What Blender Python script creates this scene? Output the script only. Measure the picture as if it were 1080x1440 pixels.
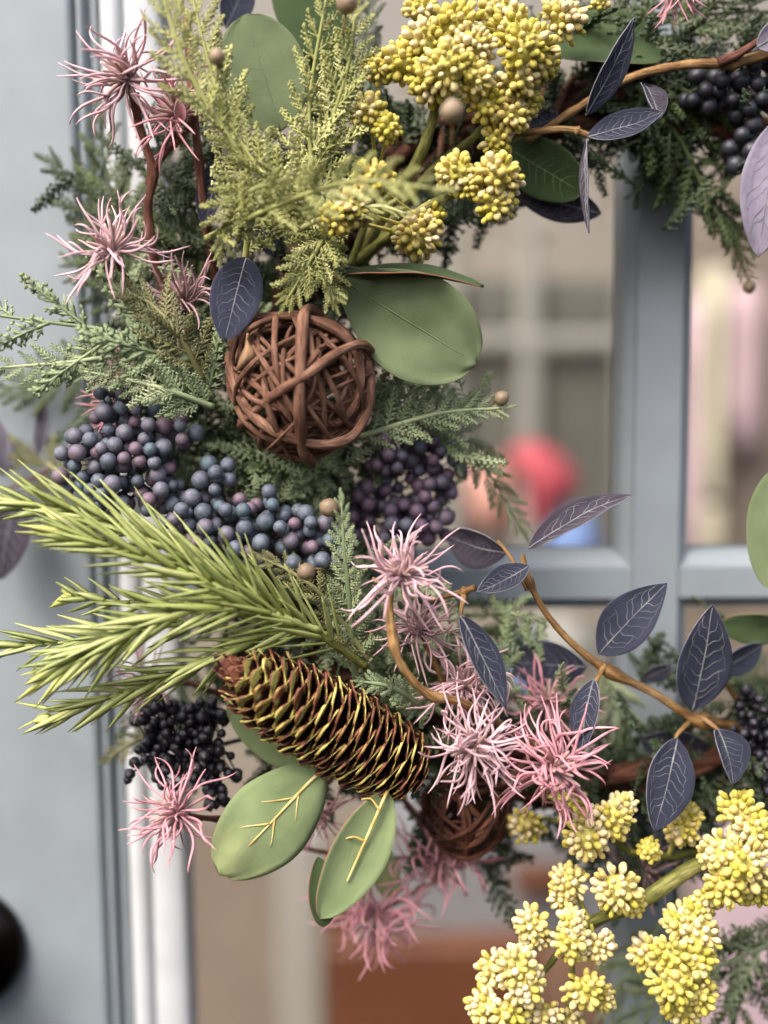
import bpy, math, random
from math import sin, cos, pi, radians, sqrt
from mathutils import Vector, Matrix, Quaternion, noise as mnoise

random.seed(11)
S = bpy.context.scene
for o in list(bpy.data.objects):
    bpy.data.objects.remove(o)
COL = S.collection

# ------------------------------------------------------------------ camera
F_PX = 1748.0                       # focal length in photograph pixels (1080 x 1440)
CAM_LOC = Vector((0.0, -0.60, 1.35))
CAM_M = Matrix.Rotation(radians(90 - 7.0), 3, 'X') @ Matrix.Rotation(radians(-0.5), 3, 'Z')
cam_d = bpy.data.cameras.new('camera')
cam = bpy.data.objects.new('camera', cam_d)
COL.objects.link(cam)
cam.matrix_world = Matrix.Translation(CAM_LOC) @ CAM_M.to_4x4()
cam_d.sensor_fit = 'VERTICAL'
cam_d.sensor_height = 36.0
cam_d.lens = 36.0 * F_PX / 1440.0
cam_d.clip_start = 0.02
cam_d.clip_end = 200
cam_d.dof.use_dof = True
cam_d.dof.focus_distance = 0.508
cam_d.dof.aperture_fstop = 2.3
S.camera = cam

# ------------------------------------------------------------------ light
SUN_EL, SUN_AZ = 52.0, 218.0        # azimuth clockwise from +Y: behind the camera, to the left
w = bpy.data.worlds.new('World')
S.world = w
w.use_nodes = True
nt = w.node_tree
sky = nt.nodes.new('ShaderNodeTexSky')
sky.sky_type = 'NISHITA'
sky.sun_disc = False
sky.sun_elevation = radians(SUN_EL)
sky.sun_rotation = radians(SUN_AZ)
sky.dust_density = 8.0
sky.air_density = 1.0
sky.ozone_density = 0.6
bg = nt.nodes['Background']
bg.inputs['Strength'].default_value = 0.15
nt.links.new(sky.outputs[0], bg.inputs['Color'])
sd = bpy.data.lights.new('sun', 'SUN')
sd.energy = 1.4
sd.angle = radians(24)
sd.color = (1.0, 0.95, 0.88)
sun = bpy.data.objects.new('sun', sd)
COL.objects.link(sun)
_sv = Vector((sin(radians(SUN_AZ)) * cos(radians(SUN_EL)), cos(radians(SUN_AZ)) * cos(radians(SUN_EL)), sin(radians(SUN_EL))))
sun.rotation_euler = _sv.to_track_quat('Z', 'Y').to_euler()
S.view_settings.view_transform = 'Standard'
S.view_settings.look = 'None'
S.view_settings.gamma = 1.0
S.view_settings.exposure = 1.14
S.view_settings.use_white_balance = True
S.view_settings.white_balance_temperature = 6250
S.view_settings.white_balance_tint = 14
S.view_settings.use_curve_mapping = False
S.render.engine = 'CYCLES'
S.cycles.max_bounces = 8

# ------------------------------------------------------------------ helpers
def P(px, py, h=0.08):
    """A point of the place seen at photograph pixel (px, py), h metres in front of the door face."""
    if h > 0:                       # the wreath hangs a little out of plumb, its foot standing off the door
        h += 0.00003 * (py - 650) * min(1.0, h / 0.05)
    d = CAM_M @ Vector(((px - 540) / F_PX, -(py - 720) / F_PX, -1.0))
    t = (-h - CAM_LOC.y) / d.y
    return CAM_LOC + d * t
PX = 0.508 / F_PX                   # one pixel in metres at the focus distance
TOCAM = (CAM_M @ Vector((0, 0, 1))).normalized()
UPC = (CAM_M @ Vector((0, 1, 0))).normalized()
RTC = (CAM_M @ Vector((1, 0, 0))).normalized()
def rnd(a, b): return random.uniform(a, b)
def rvec(s=1.0): return Vector((rnd(-1, 1), rnd(-1, 1), rnd(-1, 1))) * s
def lin(r, g, b):
    f = lambda c: (c / 255 / 12.92) if c / 255 <= 0.04045 else ((c / 255 + 0.055) / 1.055) ** 2.4
    return (f(r), f(g), f(b), 1.0)

def spline(pts, n):
    """Catmull-Rom through pts, n samples per span."""
    p = [Vector(q) for q in pts]
    if len(p) == 2:
        return [p[0].lerp(p[1], i / n) for i in range(n + 1)]
    p = [p[0] * 2 - p[1]] + p + [p[-1] * 2 - p[-2]]
    out = []
    for i in range(1, len(p) - 2):
        a, b, c, d = p[i - 1:i + 3]
        for k in range(n):
            t = k / n
            out.append(0.5 * ((2 * b) + (c - a) * t + (2 * a - 5 * b + 4 * c - d) * t * t + (3 * b - a - 3 * c + d) * t ** 3))
    out.append(p[-2].copy())
    return out

class MB:
    def __init__(s):
        s.v, s.f, s.m, s.uv, s.tuv = [], [], [], {}, False
    def tube(s, pts, rad, seg=6, mat=0, flat=1.0, nrm=None, jitter=0.0):
        n = len(pts)
        T = []
        for i in range(n):
            t = (pts[min(i + 1, n - 1)] - pts[max(i - 1, 0)])
            T.append(t.normalized() if t.length > 1e-9 else Vector((0, 0, 1)))
        N = nrm or T[0].orthogonal()
        base = len(s.v)
        for i in range(n):
            N = N - T[i] * N.dot(T[i])
            if N.length < 1e-6: N = T[i].orthogonal()
            N.normalize()
            B = T[i].cross(N)
            r = rad(i / (n - 1)) if callable(rad) else rad
            for k in range(seg):
                a = 2 * pi * k / seg
                rr = r * (1 + (rnd(-jitter, jitter) if jitter else 0))
                s.v.append(pts[i] + B * (cos(a) * rr) + N * (sin(a) * rr * flat))
        cl = 0.0; off = (base * 0.137) % 3.0
        for i in range(n - 1):
            sl = (pts[i + 1] - pts[i]).length
            for k in range(seg):
                a, b = base + i * seg + k, base + i * seg + (k + 1) % seg
                if s.tuv: s.uv[len(s.f)] = [(cl + off, k / seg), (cl + off, (k + 1) / seg), (cl + sl + off, (k + 1) / seg), (cl + sl + off, k / seg)]
                s.f.append((a, b, b + seg, a + seg)); s.m.append(mat)
            cl += sl
        s.f.append(tuple(base + k for k in reversed(range(seg)))); s.m.append(mat)
        e = base + (n - 1) * seg
        s.f.append(tuple(e + k for k in range(seg))); s.m.append(mat)
    def spike(s, a, b, r, side=None, mat=0, seg=3):
        """short tapering scale leaf from a to b"""
        d = (b - a); L = d.length; d.normalize()
        n = side.copy() if side else d.orthogonal()
        n = (n - d * n.dot(d)).normalized(); bb = d.cross(n)
        base = len(s.v)
        for t, k in ((0.0, 0.75), (0.5, 1.0)):
            for q in range(seg):
                an = 2 * pi * q / seg
                s.v.append(a + d * (L * t) + bb * (cos(an) * r * k) + n * (sin(an) * r * k * 0.6))
        s.v.append(b.copy())
        for q in range(seg):
            q2 = (q + 1) % seg
            s.f.append((base + q, base + q2, base + seg + q2, base + seg + q)); s.m.append(mat)
            s.f.append((base + seg + q, base + seg + q2, base + 2 * seg)); s.m.append(mat)
    def lathe(s, prof, seg=10, M=None, mat=0):
        """prof: list of (z, r); closed by poles when r == 0"""
        M = M or Matrix.Identity(4)
        rings = []
        for z, r in prof:
            if r <= 1e-9:
                rings.append([len(s.v)]); s.v.append(M @ Vector((0, 0, z)))
            else:
                rings.append(list(range(len(s.v), len(s.v) + seg)))
                for k in range(seg):
                    a = 2 * pi * k / seg
                    s.v.append(M @ Vector((cos(a) * r, sin(a) * r, z)))
        for A, B in zip(rings, rings[1:]):
            for k in range(seg):
                k2 = (k + 1) % seg
                if len(A) == 1 and len(B) == 1: continue
                if len(A) == 1: f = (A[0], B[k2], B[k])
                elif len(B) == 1: f = (A[k], A[k2], B[0])
                else: f = (A[k], A[k2], B[k2], B[k])
                s.f.append(f); s.m.append(mat)
    def grid(s, fn, nu, nv, mat=0, uvs=None):
        base = len(s.v)
        for i in range(nu + 1):
            for j in range(nv + 1):
                s.v.append(fn(i / nu, j / nv))
        for i in range(nu):
            for j in range(nv):
                a = base + i * (nv + 1) + j
                if uvs: s.uv[len(s.f)] = [(x / nu, y / nv) for x, y in ((i, j), (i + 1, j), (i + 1, j + 1), (i, j + 1))]
                s.f.append((a, a + nv + 1, a + nv + 2, a + 1)); s.m.append(mat)
    def box(s, lo, hi, mat=0, bev=0.0):
        x0, y0, z0 = lo; x1, y1, z1 = hi
        b = len(s.v)
        for x in (x0, x1):
            for y in (y0, y1):
                for z in (z0, z1): s.v.append(Vector((x, y, z)))
        for f in ((0, 1, 3, 2), (4, 6, 7, 5), (0, 4, 5, 1), (2, 3, 7, 6), (0, 2, 6, 4), (1, 5, 7, 3)):
            s.f.append(tuple(b + i for i in f)); s.m.append(mat)
    def merge(s, mesh_mb, M):
        b = len(s.v)
        s.v.extend(M @ v for v in mesh_mb.v)
        s.f.extend(tuple(b + i for i in f) for f in mesh_mb.f); s.m.extend(mesh_mb.m)
    def mesh(s, name, mats, smooth=True, center=False):
        me = bpy.data.meshes.new(name)
        c = Vector((0, 0, 0))
        if center and s.v:
            c = sum(s.v, Vector()) / len(s.v)
        me.from_pydata([tuple(v - c) for v in s.v], [], s.f)
        for m in (mats if isinstance(mats, (list, tuple)) else [mats]): me.materials.append(m)
        me.polygons.foreach_set('material_index', s.m)
        if smooth: me.polygons.foreach_set('use_smooth', [True] * len(s.f))
        if s.uv:
            ul = me.uv_layers.new(name='UVMap')
            for p in me.polygons:
                if p.index in s.uv:
                    for li, q in zip(p.loop_indices, s.uv[p.index]): ul.data[li].uv = q
        me.update()
        return me, c

WM = {}                              # world matrices of what has been linked
def link(name, mesh, M=None, parent=None):
    o = bpy.data.objects.new(name, mesh)
    COL.objects.link(o)
    M = M or Matrix.Identity(4)
    if parent is not None:
        o.parent = parent
        o.matrix_local = WM[parent.name].inverted() @ M
    else:
        o.matrix_local = M
    WM[o.name] = M.copy()
    return o
def part(name, mb, mats, parent=None, smooth=True):
    me, c = mb.mesh(name, mats, smooth, center=True)
    return link(name, me, Matrix.Translation(c), parent)
def thing(name, label, cat, at, group=None):
    o = link(name, None, Matrix.Translation(at))
    o.empty_display_size = 0.01
    return tag(o, label, cat, group)
def tag(o, label=None, cat=None, group=None, kind=None):
    if label: o['label'] = label
    if cat: o['category'] = cat
    if group: o['group'] = group
    if kind: o['kind'] = kind
    return o
def frame(x, n, loc, scale=1.0):
    """matrix with +X along x and +Z near n"""
    x = x.normalized(); n = n - x * n.dot(x)
    if n.length < 1e-5: n = x.orthogonal()
    n.normalize(); y = n.cross(x)
    sc = scale if isinstance(scale, (tuple, list)) else (scale, scale, scale)
    M = Matrix((x * sc[0], y * sc[1], n * sc[2])).transposed().to_4x4()
    M.translation = loc
    return M

# ------------------------------------------------------------------ materials
def mat(name, cols, rough=0.6, by='noise', scale=60.0, bump=0.0, bscale=400.0, metal=0.0, spec=0.5, amount=1.0, detail=4.0,
        sheen=0.0, coat=0.0, bstretch=None, mix_noise=0.0, sss=0.0, sss_rad=0.002):
    """cols: ramp of linear colours. by: noise (object space), random (per object), both; genx = along the object"""
    m = bpy.data.materials.new(name); m.use_nodes = True
    t = m.node_tree; N = t.nodes; L = t.links
    bs = N['Principled BSDF']
    bs.inputs['Roughness'].default_value = rough
    bs.inputs['Metallic'].default_value = metal
    bs.inputs['Specular IOR Level'].default_value = spec
    if sheen: bs.inputs['Sheen Weight'].default_value = sheen
    if coat: bs.inputs['Coat Weight'].default_value = coat
    if sss:
        bs.inputs['Subsurface Weight'].default_value = sss
        bs.inputs['Subsurface Radius'].default_value = (1.0, 0.7, 0.4)
        bs.inputs['Subsurface Scale'].default_value = sss_rad
    tc = N.new('ShaderNodeTexCoord'); oi = N.new('ShaderNodeObjectInfo')
    nz = N.new('ShaderNodeTexNoise'); nz.inputs['Scale'].default_value = scale; nz.inputs['Detail'].default_value = detail
    vec = N.new('ShaderNodeVectorMath'); vec.operation = 'ADD'
    rs = N.new('ShaderNodeVectorMath'); rs.operation = 'SCALE'; rs.inputs[0].default_value = (7.1, 3.3, 5.7)
    L.new(oi.outputs['Random'], rs.inputs['Scale'])
    L.new(tc.outputs['Object'], vec.inputs[0]); L.new(rs.outputs[0], vec.inputs[1])
    L.new(vec.outputs[0], nz.inputs['Vector'])
    rp = N.new('ShaderNodeValToRGB'); el = rp.color_ramp.elements
    n = len(cols)
    el[0].color = cols[0]; el[0].position = 0.0
    el[1].color = cols[-1]; el[1].position = 1.0
    for i in range(1, n - 1):
        e = el.new(i / (n - 1)); e.color = cols[i]
    st = N.new('ShaderNodeMapRange'); st.inputs['From Min'].default_value = 0.3; st.inputs['From Max'].default_value = 0.7
    L.new(nz.outputs['Fac'], st.inputs['Value'])
    src = st.outputs[0]
    if by == 'random': src = oi.outputs['Random']
    if by == 'both':
        mx = N.new('ShaderNodeMix'); mx.inputs['Factor'].default_value = 0.22
        L.new(oi.outputs['Random'], mx.inputs['A']); L.new(src, mx.inputs['B']); src = mx.outputs['Result']
    if by == 'genx':
        sx = N.new('ShaderNodeSeparateXYZ'); L.new(tc.outputs['Generated'], sx.inputs[0])
        mx = N.new('ShaderNodeMath'); mx.operation = 'MULTIPLY_ADD'; mx.inputs[1].default_value = 0.3
        L.new(oi.outputs['Random'], mx.inputs[0]); L.new(sx.outputs[0], mx.inputs[2])
        sb = N.new('ShaderNodeMath'); sb.operation = 'SUBTRACT'; sb.inputs[1].default_value = 0.15
        L.new(mx.outputs[0], sb.inputs[0]); src = sb.outputs[0]
    L.new(src, rp.inputs[0])
    col = rp.outputs['Color']
    hs = N.new('ShaderNodeHueSaturation')
    vr = N.new('ShaderNodeMapRange'); vr.inputs['To Min'].default_value = 0.82; vr.inputs['To Max'].default_value = 1.16
    n2 = N.new('ShaderNodeTexNoise'); n2.inputs['Scale'].default_value = scale * 6; n2.inputs['Detail'].default_value = 5
    L.new(vec.outputs[0], n2.inputs['Vector'])
    L.new(n2.outputs['Fac'], vr.inputs['Value']); L.new(vr.outputs[0], hs.inputs['Value'])
    L.new(col, hs.inputs['Color'])
    L.new(hs.outputs[0], bs.inputs['Base Color'])
    if bump:
        b = N.new('ShaderNodeBump'); b.inputs['Strength'].default_value = bump; b.inputs['Distance'].default_value = 0.001
        n3 = N.new('ShaderNodeTexNoise'); n3.inputs['Scale'].default_value = bscale; n3.inputs['Detail'].default_value = 6
        if bstretch:
            mp = N.new('ShaderNodeMapping'); mp.inputs['Scale'].default_value = bstretch
            L.new(vec.outputs[0], mp.inputs['Vector']); L.new(mp.outputs[0], n3.inputs['Vector'])
        else:
            L.new(vec.outputs[0], n3.inputs['Vector'])
        L.new(n3.outputs['Fac'], b.inputs['Height']); L.new(b.outputs[0], bs.inputs['Normal'])
    return m

def fabric(name, cols, rough=0.85, scale=35.0, sheen=0.04):
    """silk leaf: mottled dye and a woven relief along the leaf's own axes"""
    m = mat(name, cols, rough=rough, scale=scale, sheen=sheen, spec=0.2)
    t = m.node_tree; N = t.nodes; L = t.links; bs = N['Principled BSDF']
    uv = N.new('ShaderNodeUVMap'); uv.uv_map = 'UVMap'
    hs = []
    for ax in ('X', 'Y'):
        wv = N.new('ShaderNodeTexWave'); wv.wave_type = 'BANDS'; wv.bands_direction = ax
        wv.inputs['Scale'].default_value = 42.0 if ax == 'X' else 24.0; wv.inputs['Distortion'].default_value = 0.6
        L.new(uv.outputs[0], wv.inputs['Vector']); hs.append(wv.outputs['Fac'])
    ad = N.new('ShaderNodeMath'); ad.operation = 'ADD'; L.new(hs[0], ad.inputs[0]); L.new(hs[1], ad.inputs[1])
    n3 = N.new('ShaderNodeTexNoise'); n3.inputs['Scale'].default_value = 14.0; n3.inputs['Detail'].default_value = 6
    L.new(uv.outputs[0], n3.inputs['Vector'])
    ad2 = N.new('ShaderNodeMath'); ad2.operation = 'MULTIPLY_ADD'; ad2.inputs[1].default_value = 3.0
    L.new(n3.outputs['Fac'], ad2.inputs[0]); L.new(ad.outputs[0], ad2.inputs[2])
    b = N.new('ShaderNodeBump'); b.inputs['Strength'].default_value = 0.6; b.inputs['Distance'].default_value = 0.0006
    L.new(ad2.outputs[0], b.inputs['Height']); L.new(b.outputs[0], bs.inputs['Normal'])
    return m

def bark(name, cols, rough=0.7, k=1.0):
    """bark with ridges and cracks running along the twig (tube UVs: metres along, turns around)"""
    m = mat(name, cols, rough=rough, scale=90, spec=0.2)
    t = m.node_tree; N = t.nodes; L = t.links; bs = N['Principled BSDF']
    uv = N.new('ShaderNodeUVMap'); uv.uv_map = 'UVMap'
    mp = N.new('ShaderNodeMapping'); mp.inputs['Scale'].default_value = (130 * k, 13, 1)
    L.new(uv.outputs[0], mp.inputs['Vector'])
    n1 = N.new('ShaderNodeTexNoise'); n1.inputs['Scale'].default_value = 1.0; n1.inputs['Detail'].default_value = 7; n1.inputs['Roughness'].default_value = 0.65
    L.new(mp.outputs[0], n1.inputs['Vector'])
    mr = N.new('ShaderNodeMapRange'); mr.inputs['From Min'].default_value = 0.30; mr.inputs['From Max'].default_value = 0.72
    mr.inputs['To Min'].default_value = 0.30; mr.inputs['To Max'].default_value = 1.7
    L.new(n1.outputs['Fac'], mr.inputs['Value'])
    old = bs.inputs['Base Color'].links[0].from_socket
    hv = N.new('ShaderNodeHueSaturation'); L.new(old, hv.inputs['Color']); L.new(mr.outputs[0], hv.inputs['Value'])
    L.new(hv.outputs[0], bs.inputs['Base Color'])
    b = N.new('ShaderNodeBump'); b.inputs['Strength'].default_value = 1.0; b.inputs['Distance'].default_value = 0.0012
    L.new(n1.outputs['Fac'], b.inputs['Height']); L.new(b.outputs[0], bs.inputs['Normal'])
    return m

MT = {}
MT['door'] = mat('door_paint', [lin(126, 136, 140), lin(134, 144, 148)], rough=0.42, scale=6, bump=0.05, bscale=260)
MT['trim'] = mat('trim_paint', [lin(176, 181, 182), lin(183, 188, 188)], rough=0.45, scale=8, bump=0.04, bscale=200)
MT['knob'] = mat('dark_bronze', [lin(30, 25, 24), lin(46, 38, 36)], rough=0.22, metal=0.85, scale=40)
MT['vine'] = bark('vine_bark', [lin(88, 60, 46), lin(116, 84, 66), lin(140, 108, 88)])
MT['vine_dark'] = bark('vine_bark_dark', [lin(44, 26, 18), lin(76, 46, 32), lin(98, 62, 44)])
MT['redstem'] = bark('red_brown_stem', [lin(78, 46, 38), lin(108, 70, 56), lin(124, 88, 72)], rough=.6)
MT['tanstem'] = bark('tan_stem', [lin(112, 82, 48), lin(144, 112, 70), lin(162, 132, 90)], rough=.5)
MT['greenstem'] = bark('green_stem', [lin(86, 90, 40), lin(112, 114, 56), lin(140, 136, 84)], rough=.6)
MT['lime'] = mat('lime_cedar', [lin(122, 126, 66), lin(154, 158, 92), lin(180, 182, 124)], rough=0.55, by='both', scale=3.0)
MT['sage'] = mat('sage_cedar', [lin(98, 114, 78), lin(128, 142, 104), lin(154, 164, 124)], rough=0.6, by='both', scale=3.0)
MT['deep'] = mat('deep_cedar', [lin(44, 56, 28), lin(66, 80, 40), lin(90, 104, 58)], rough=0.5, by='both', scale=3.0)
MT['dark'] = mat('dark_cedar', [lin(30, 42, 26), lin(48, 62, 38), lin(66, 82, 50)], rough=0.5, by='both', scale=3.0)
MT['olive'] = mat('olive_cedar', [lin(84, 86, 50), lin(110, 110, 68), lin(130, 128, 88)], rough=0.55, by='both', scale=3.0)
MT['needle'] = mat('pine_needle', [lin(102, 114, 56), lin(138, 149, 80), lin(170, 177, 114)], rough=0.42, by='both', scale=4.0)
MT['needle_tip'] = mat('young_needle', [lin(138, 146, 70), lin(164, 170, 90), lin(182, 184, 112)], rough=0.45, by='both', scale=4.0)
MT['pink'] = mat('pink_petal', [lin(142, 124, 122), lin(182, 152, 155), lin(200, 164, 169), lin(206, 172, 176)], rough=0.5, by='genx', scale=2.0)
MT['rose'] = mat('rose_petal', [lin(138, 110, 108), lin(178, 132, 137), lin(196, 136, 144), lin(204, 150, 156)], rough=0.5, by='genx', scale=2.0)
MT['mauve'] = mat('mauve_petal', [lin(112, 92, 92), lin(142, 116, 116), lin(164, 132, 134), lin(178, 146, 148)], rough=0.5, by='genx', scale=2.0)
MT['core'] = mat('flower_core', [lin(128, 104, 98), lin(168, 140, 134), lin(186, 160, 150)], rough=0.55, by='both', scale=2.5)
MT['berry'] = mat('pearl_berry', [lin(70, 104, 108), lin(84, 100, 108), lin(70, 76, 88), lin(96, 106, 116), lin(78, 82, 96), lin(104, 108, 118), lin(98, 94, 106), lin(116, 90, 102), lin(80, 98, 106)],
                  rough=0.48, by='both', scale=1.6, metal=0.25, bump=0.35, bscale=16)
MT['plum'] = mat('plum_berry', [lin(54, 52, 64), lin(76, 74, 88), lin(82, 74, 88), lin(98, 76, 92), lin(80, 82, 96), lin(86, 92, 104)],
                 rough=0.45, by='both', scale=1.6, metal=0.2, bump=0.35, bscale=16)
MT['black'] = mat('black_berry', [lin(24, 25, 32), lin(36, 38, 46), lin(44, 46, 54)], rough=0.45, by='both', scale=2.0, bump=0.2, bscale=12)
MT['blackbud'] = mat('black_bud', [lin(18, 18, 22), lin(28, 28, 34), lin(36, 36, 42)], rough=0.34, by='both', scale=2.0, bump=0.35, bscale=8)
MT['wire'] = mat('dark_wire_stem', [lin(34, 28, 30), lin(62, 48, 50)], rough=0.6, scale=100)
for _n, _c in (('bud_lemon', [lin(154, 148, 56), lin(178, 168, 72), lin(194, 180, 92), lin(202, 188, 120)]),
               ('bud_mixed', [lin(166, 156, 66), lin(186, 172, 88), lin(198, 184, 116), lin(206, 194, 148)]),
               ('bud_cream', [lin(182, 166, 88), lin(196, 180, 118), lin(206, 192, 146), lin(210, 199, 166)])):
    MT[_n] = mat(_n, _c, rough=0.6, spec=0.25, by='both', scale=1.5, bump=0.3, bscale=9, sss=0.3)
MT['hub'] = mat('flower_hub', [lin(150, 148, 60), lin(176, 168, 78), lin(190, 180, 104)], rough=0.6, scale=200, bump=0.5, bscale=700)
MT['fuzz'] = mat('cream_flock', [lin(214, 204, 168), lin(232, 224, 196)], rough=0.9, by='random', scale=300)
MT['navy'] = fabric('navy_leaf', [lin(36, 39, 54), lin(47, 51, 68), lin(56, 59, 77)])
MT['plumleaf'] = fabric('plum_leaf', [lin(48, 44, 54), lin(60, 54, 66), lin(72, 65, 76)])
MT['lavleaf'] = fabric('lavender_leaf', [lin(112, 106, 120), lin(136, 130, 146), lin(150, 144, 160)])
MT['navyrim'] = mat('navy_leaf_edge', [lin(90, 90, 104), lin(130, 130, 140)], rough=0.8, scale=200)
MT['vein'] = mat('pale_vein', [lin(80, 82, 92), lin(110, 112, 116), lin(140, 142, 140)], rough=0.7, scale=160)
MT['green'] = fabric('green_leaf', [lin(98, 113, 80), lin(113, 128, 92), lin(124, 138, 100)], scale=22)
MT['pale'] = fabric('pale_green_leaf', [lin(118, 136, 92), lin(134, 152, 106), lin(154, 164, 112)], scale=22)
MT['deepleaf'] = fabric('deep_green_leaf', [lin(46, 66, 34), lin(62, 82, 46), lin(76, 94, 56)], scale=22, rough=0.65)
MT['greenrim'] = mat('green_leaf_edge', [lin(120, 130, 84), lin(140, 110, 78)], rough=0.8, scale=90)
MT['redrim'] = mat('red_leaf_edge', [lin(150, 78, 60), lin(128, 92, 64)], rough=0.8, scale=90)
MT['greenvein'] = mat('green_vein', [lin(90, 106, 72), lin(104, 120, 84)], rough=0.7, scale=100)
MT['goldvein'] = mat('gold_vein', [lin(164, 132, 62), lin(196, 170, 96), lin(206, 196, 140)], rough=0.5, scale=110)
MT['pod'] = mat('tan_pod', [lin(92, 78, 58), lin(122, 106, 82), lin(140, 122, 96)], rough=0.55, by='both', scale=150, bump=0.5, bscale=500)
MT['dryleaf'] = mat('dry_leaf', [lin(110, 84, 58), lin(140, 112, 78)], rough=0.7, scale=120, bump=0.4, bscale=500)

def pane_material():
    m = bpy.data.materials.new('window_glass'); m.use_nodes = True
    t = m.node_tree; N = t.nodes; L = t.links
    for n in list(N):
        if n.type != 'OUTPUT_MATERIAL': N.remove(n)
    out = [n for n in N if n.type == 'OUTPUT_MATERIAL'][0]
    tr = N.new('ShaderNodeBsdfTransparent'); tr.inputs[0].default_value = (0.93, 0.95, 0.94, 1)
    gl = N.new('ShaderNodeBsdfGlossy'); gl.inputs['Roughness'].default_value = 0.02
    fr = N.new('ShaderNodeFresnel'); fr.inputs['IOR'].default_value = 1.5
    mx = N.new('ShaderNodeMixShader')
    L.new(fr.outputs[0], mx.inputs[0]); L.new(tr.outputs[0], mx.inputs[1]); L.new(gl.outputs[0], mx.inputs[2])
    L.new(mx.outputs[0], out.inputs['Surface'])
    return m
MT['glass'] = pane_material()

def cone_scale_material(nm='cone_scale', lo=1.02):
    m = mat(nm, [lin(44, 24, 16), lin(74, 40, 26), lin(92, 52, 32)], rough=0.65, scale=2.5, bump=0.5, bscale=12, spec=0.3)
    t = m.node_tree; N = t.nodes; L = t.links; bs = N['Principled BSDF']
    uv = N.new('ShaderNodeUVMap'); uv.uv_map = 'UVMap'
    sp = N.new('ShaderNodeSeparateXYZ'); L.new(uv.outputs[0], sp.inputs[0])
    oi = N.new('ShaderNodeObjectInfo'); tc = N.new('ShaderNodeTexCoord')
    nz = N.new('ShaderNodeTexNoise'); nz.inputs['Scale'].default_value = 4.0; nz.inputs['Detail'].default_value = 5
    ad = N.new('ShaderNodeVectorMath'); ad.operation = 'ADD'
    L.new(tc.outputs['Object'], ad.inputs[0]); rsc = N.new('ShaderNodeVectorMath'); rsc.operation = 'SCALE'; rsc.inputs[0].default_value = (17, 31, 23); L.new(oi.outputs['Random'], rsc.inputs['Scale']); L.new(rsc.outputs[0], ad.inputs[1]); L.new(ad.outputs[0], nz.inputs['Vector'])
    # v = uv.x along the scale; painted yellow towards the end, worn by noise
    a = N.new('ShaderNodeMath'); a.operation = 'MULTIPLY_ADD'; a.inputs[1].default_value = 0.55; L.new(nz.outputs['Fac'], a.inputs[0]); L.new(sp.outputs[0], a.inputs[2])
    r = N.new('ShaderNodeMapRange'); r.inputs['From Min'].default_value = lo; r.inputs['From Max'].default_value = lo + .07; L.new(a.outputs[0], r.inputs['Value'])
    nz2 = N.new('ShaderNodeTexNoise'); nz2.inputs['Scale'].default_value = 1.7; nz2.inputs['Detail'].default_value = 3
    L.new(ad.outputs[0], nz2.inputs['Vector'])
    r2 = N.new('ShaderNodeMapRange'); r2.inputs['From Min'].default_value = 0.62; r2.inputs['From Max'].default_value = 0.54; L.new(nz2.outputs['Fac'], r2.inputs['Value'])
    mu = N.new('ShaderNodeMath'); mu.operation = 'MULTIPLY'; L.new(r.outputs[0], mu.inputs[0]); L.new(r2.outputs[0], mu.inputs[1])
    yl = N.new('ShaderNodeValToRGB'); yl.color_ramp.elements[0].color = lin(184, 178, 84); yl.color_ramp.elements[1].color = lin(206, 198, 112)
    L.new(nz.outputs['Fac'], yl.inputs[0])
    mid = N.new('ShaderNodeMix'); mid.data_type = 'RGBA'
    base_link = bs.inputs['Base Color'].links[0].from_socket
    tan = N.new('ShaderNodeMix'); tan.data_type = 'RGBA'; tan.inputs['B'].default_value = lin(132, 76, 50)
    rt = N.new('ShaderNodeMapRange'); rt.inputs['From Min'].default_value = 0.92; rt.inputs['From Max'].default_value = 1.15; L.new(a.outputs[0], rt.inputs['Value'])
    L.new(rt.outputs[0], tan.inputs['Factor']); L.new(base_link, tan.inputs['A'])
    L.new(mu.outputs[0], mid.inputs['Factor']); L.new(tan.outputs['Result'], mid.inputs['A']); L.new(yl.outputs[0], mid.inputs['B'])
    L.new(mid.outputs['Result'], bs.inputs['Base Color'])
    return m
MT['scale'] = cone_scale_material()
MT['scale_painted'] = cone_scale_material('cone_scale_painted', .80)
MT['scale_in'] = mat('cone_scale_inside', [lin(32, 17, 12), lin(54, 29, 20)], rough=0.75, scale=2.5, bump=0.4, bscale=12, spec=0.2)
MT['scale_tip'] = mat('cone_scale_tip', [lin(74, 42, 28), lin(112, 66, 44), lin(134, 84, 56)], rough=0.65, scale=2.0, bump=0.4, bscale=12)
MT['scale_rim'] = mat('cone_scale_rim', [lin(70, 38, 24), lin(96, 54, 34), lin(122, 74, 44), lin(176, 160, 84), lin(192, 180, 100)], rough=0.65, scale=1.3)

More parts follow.
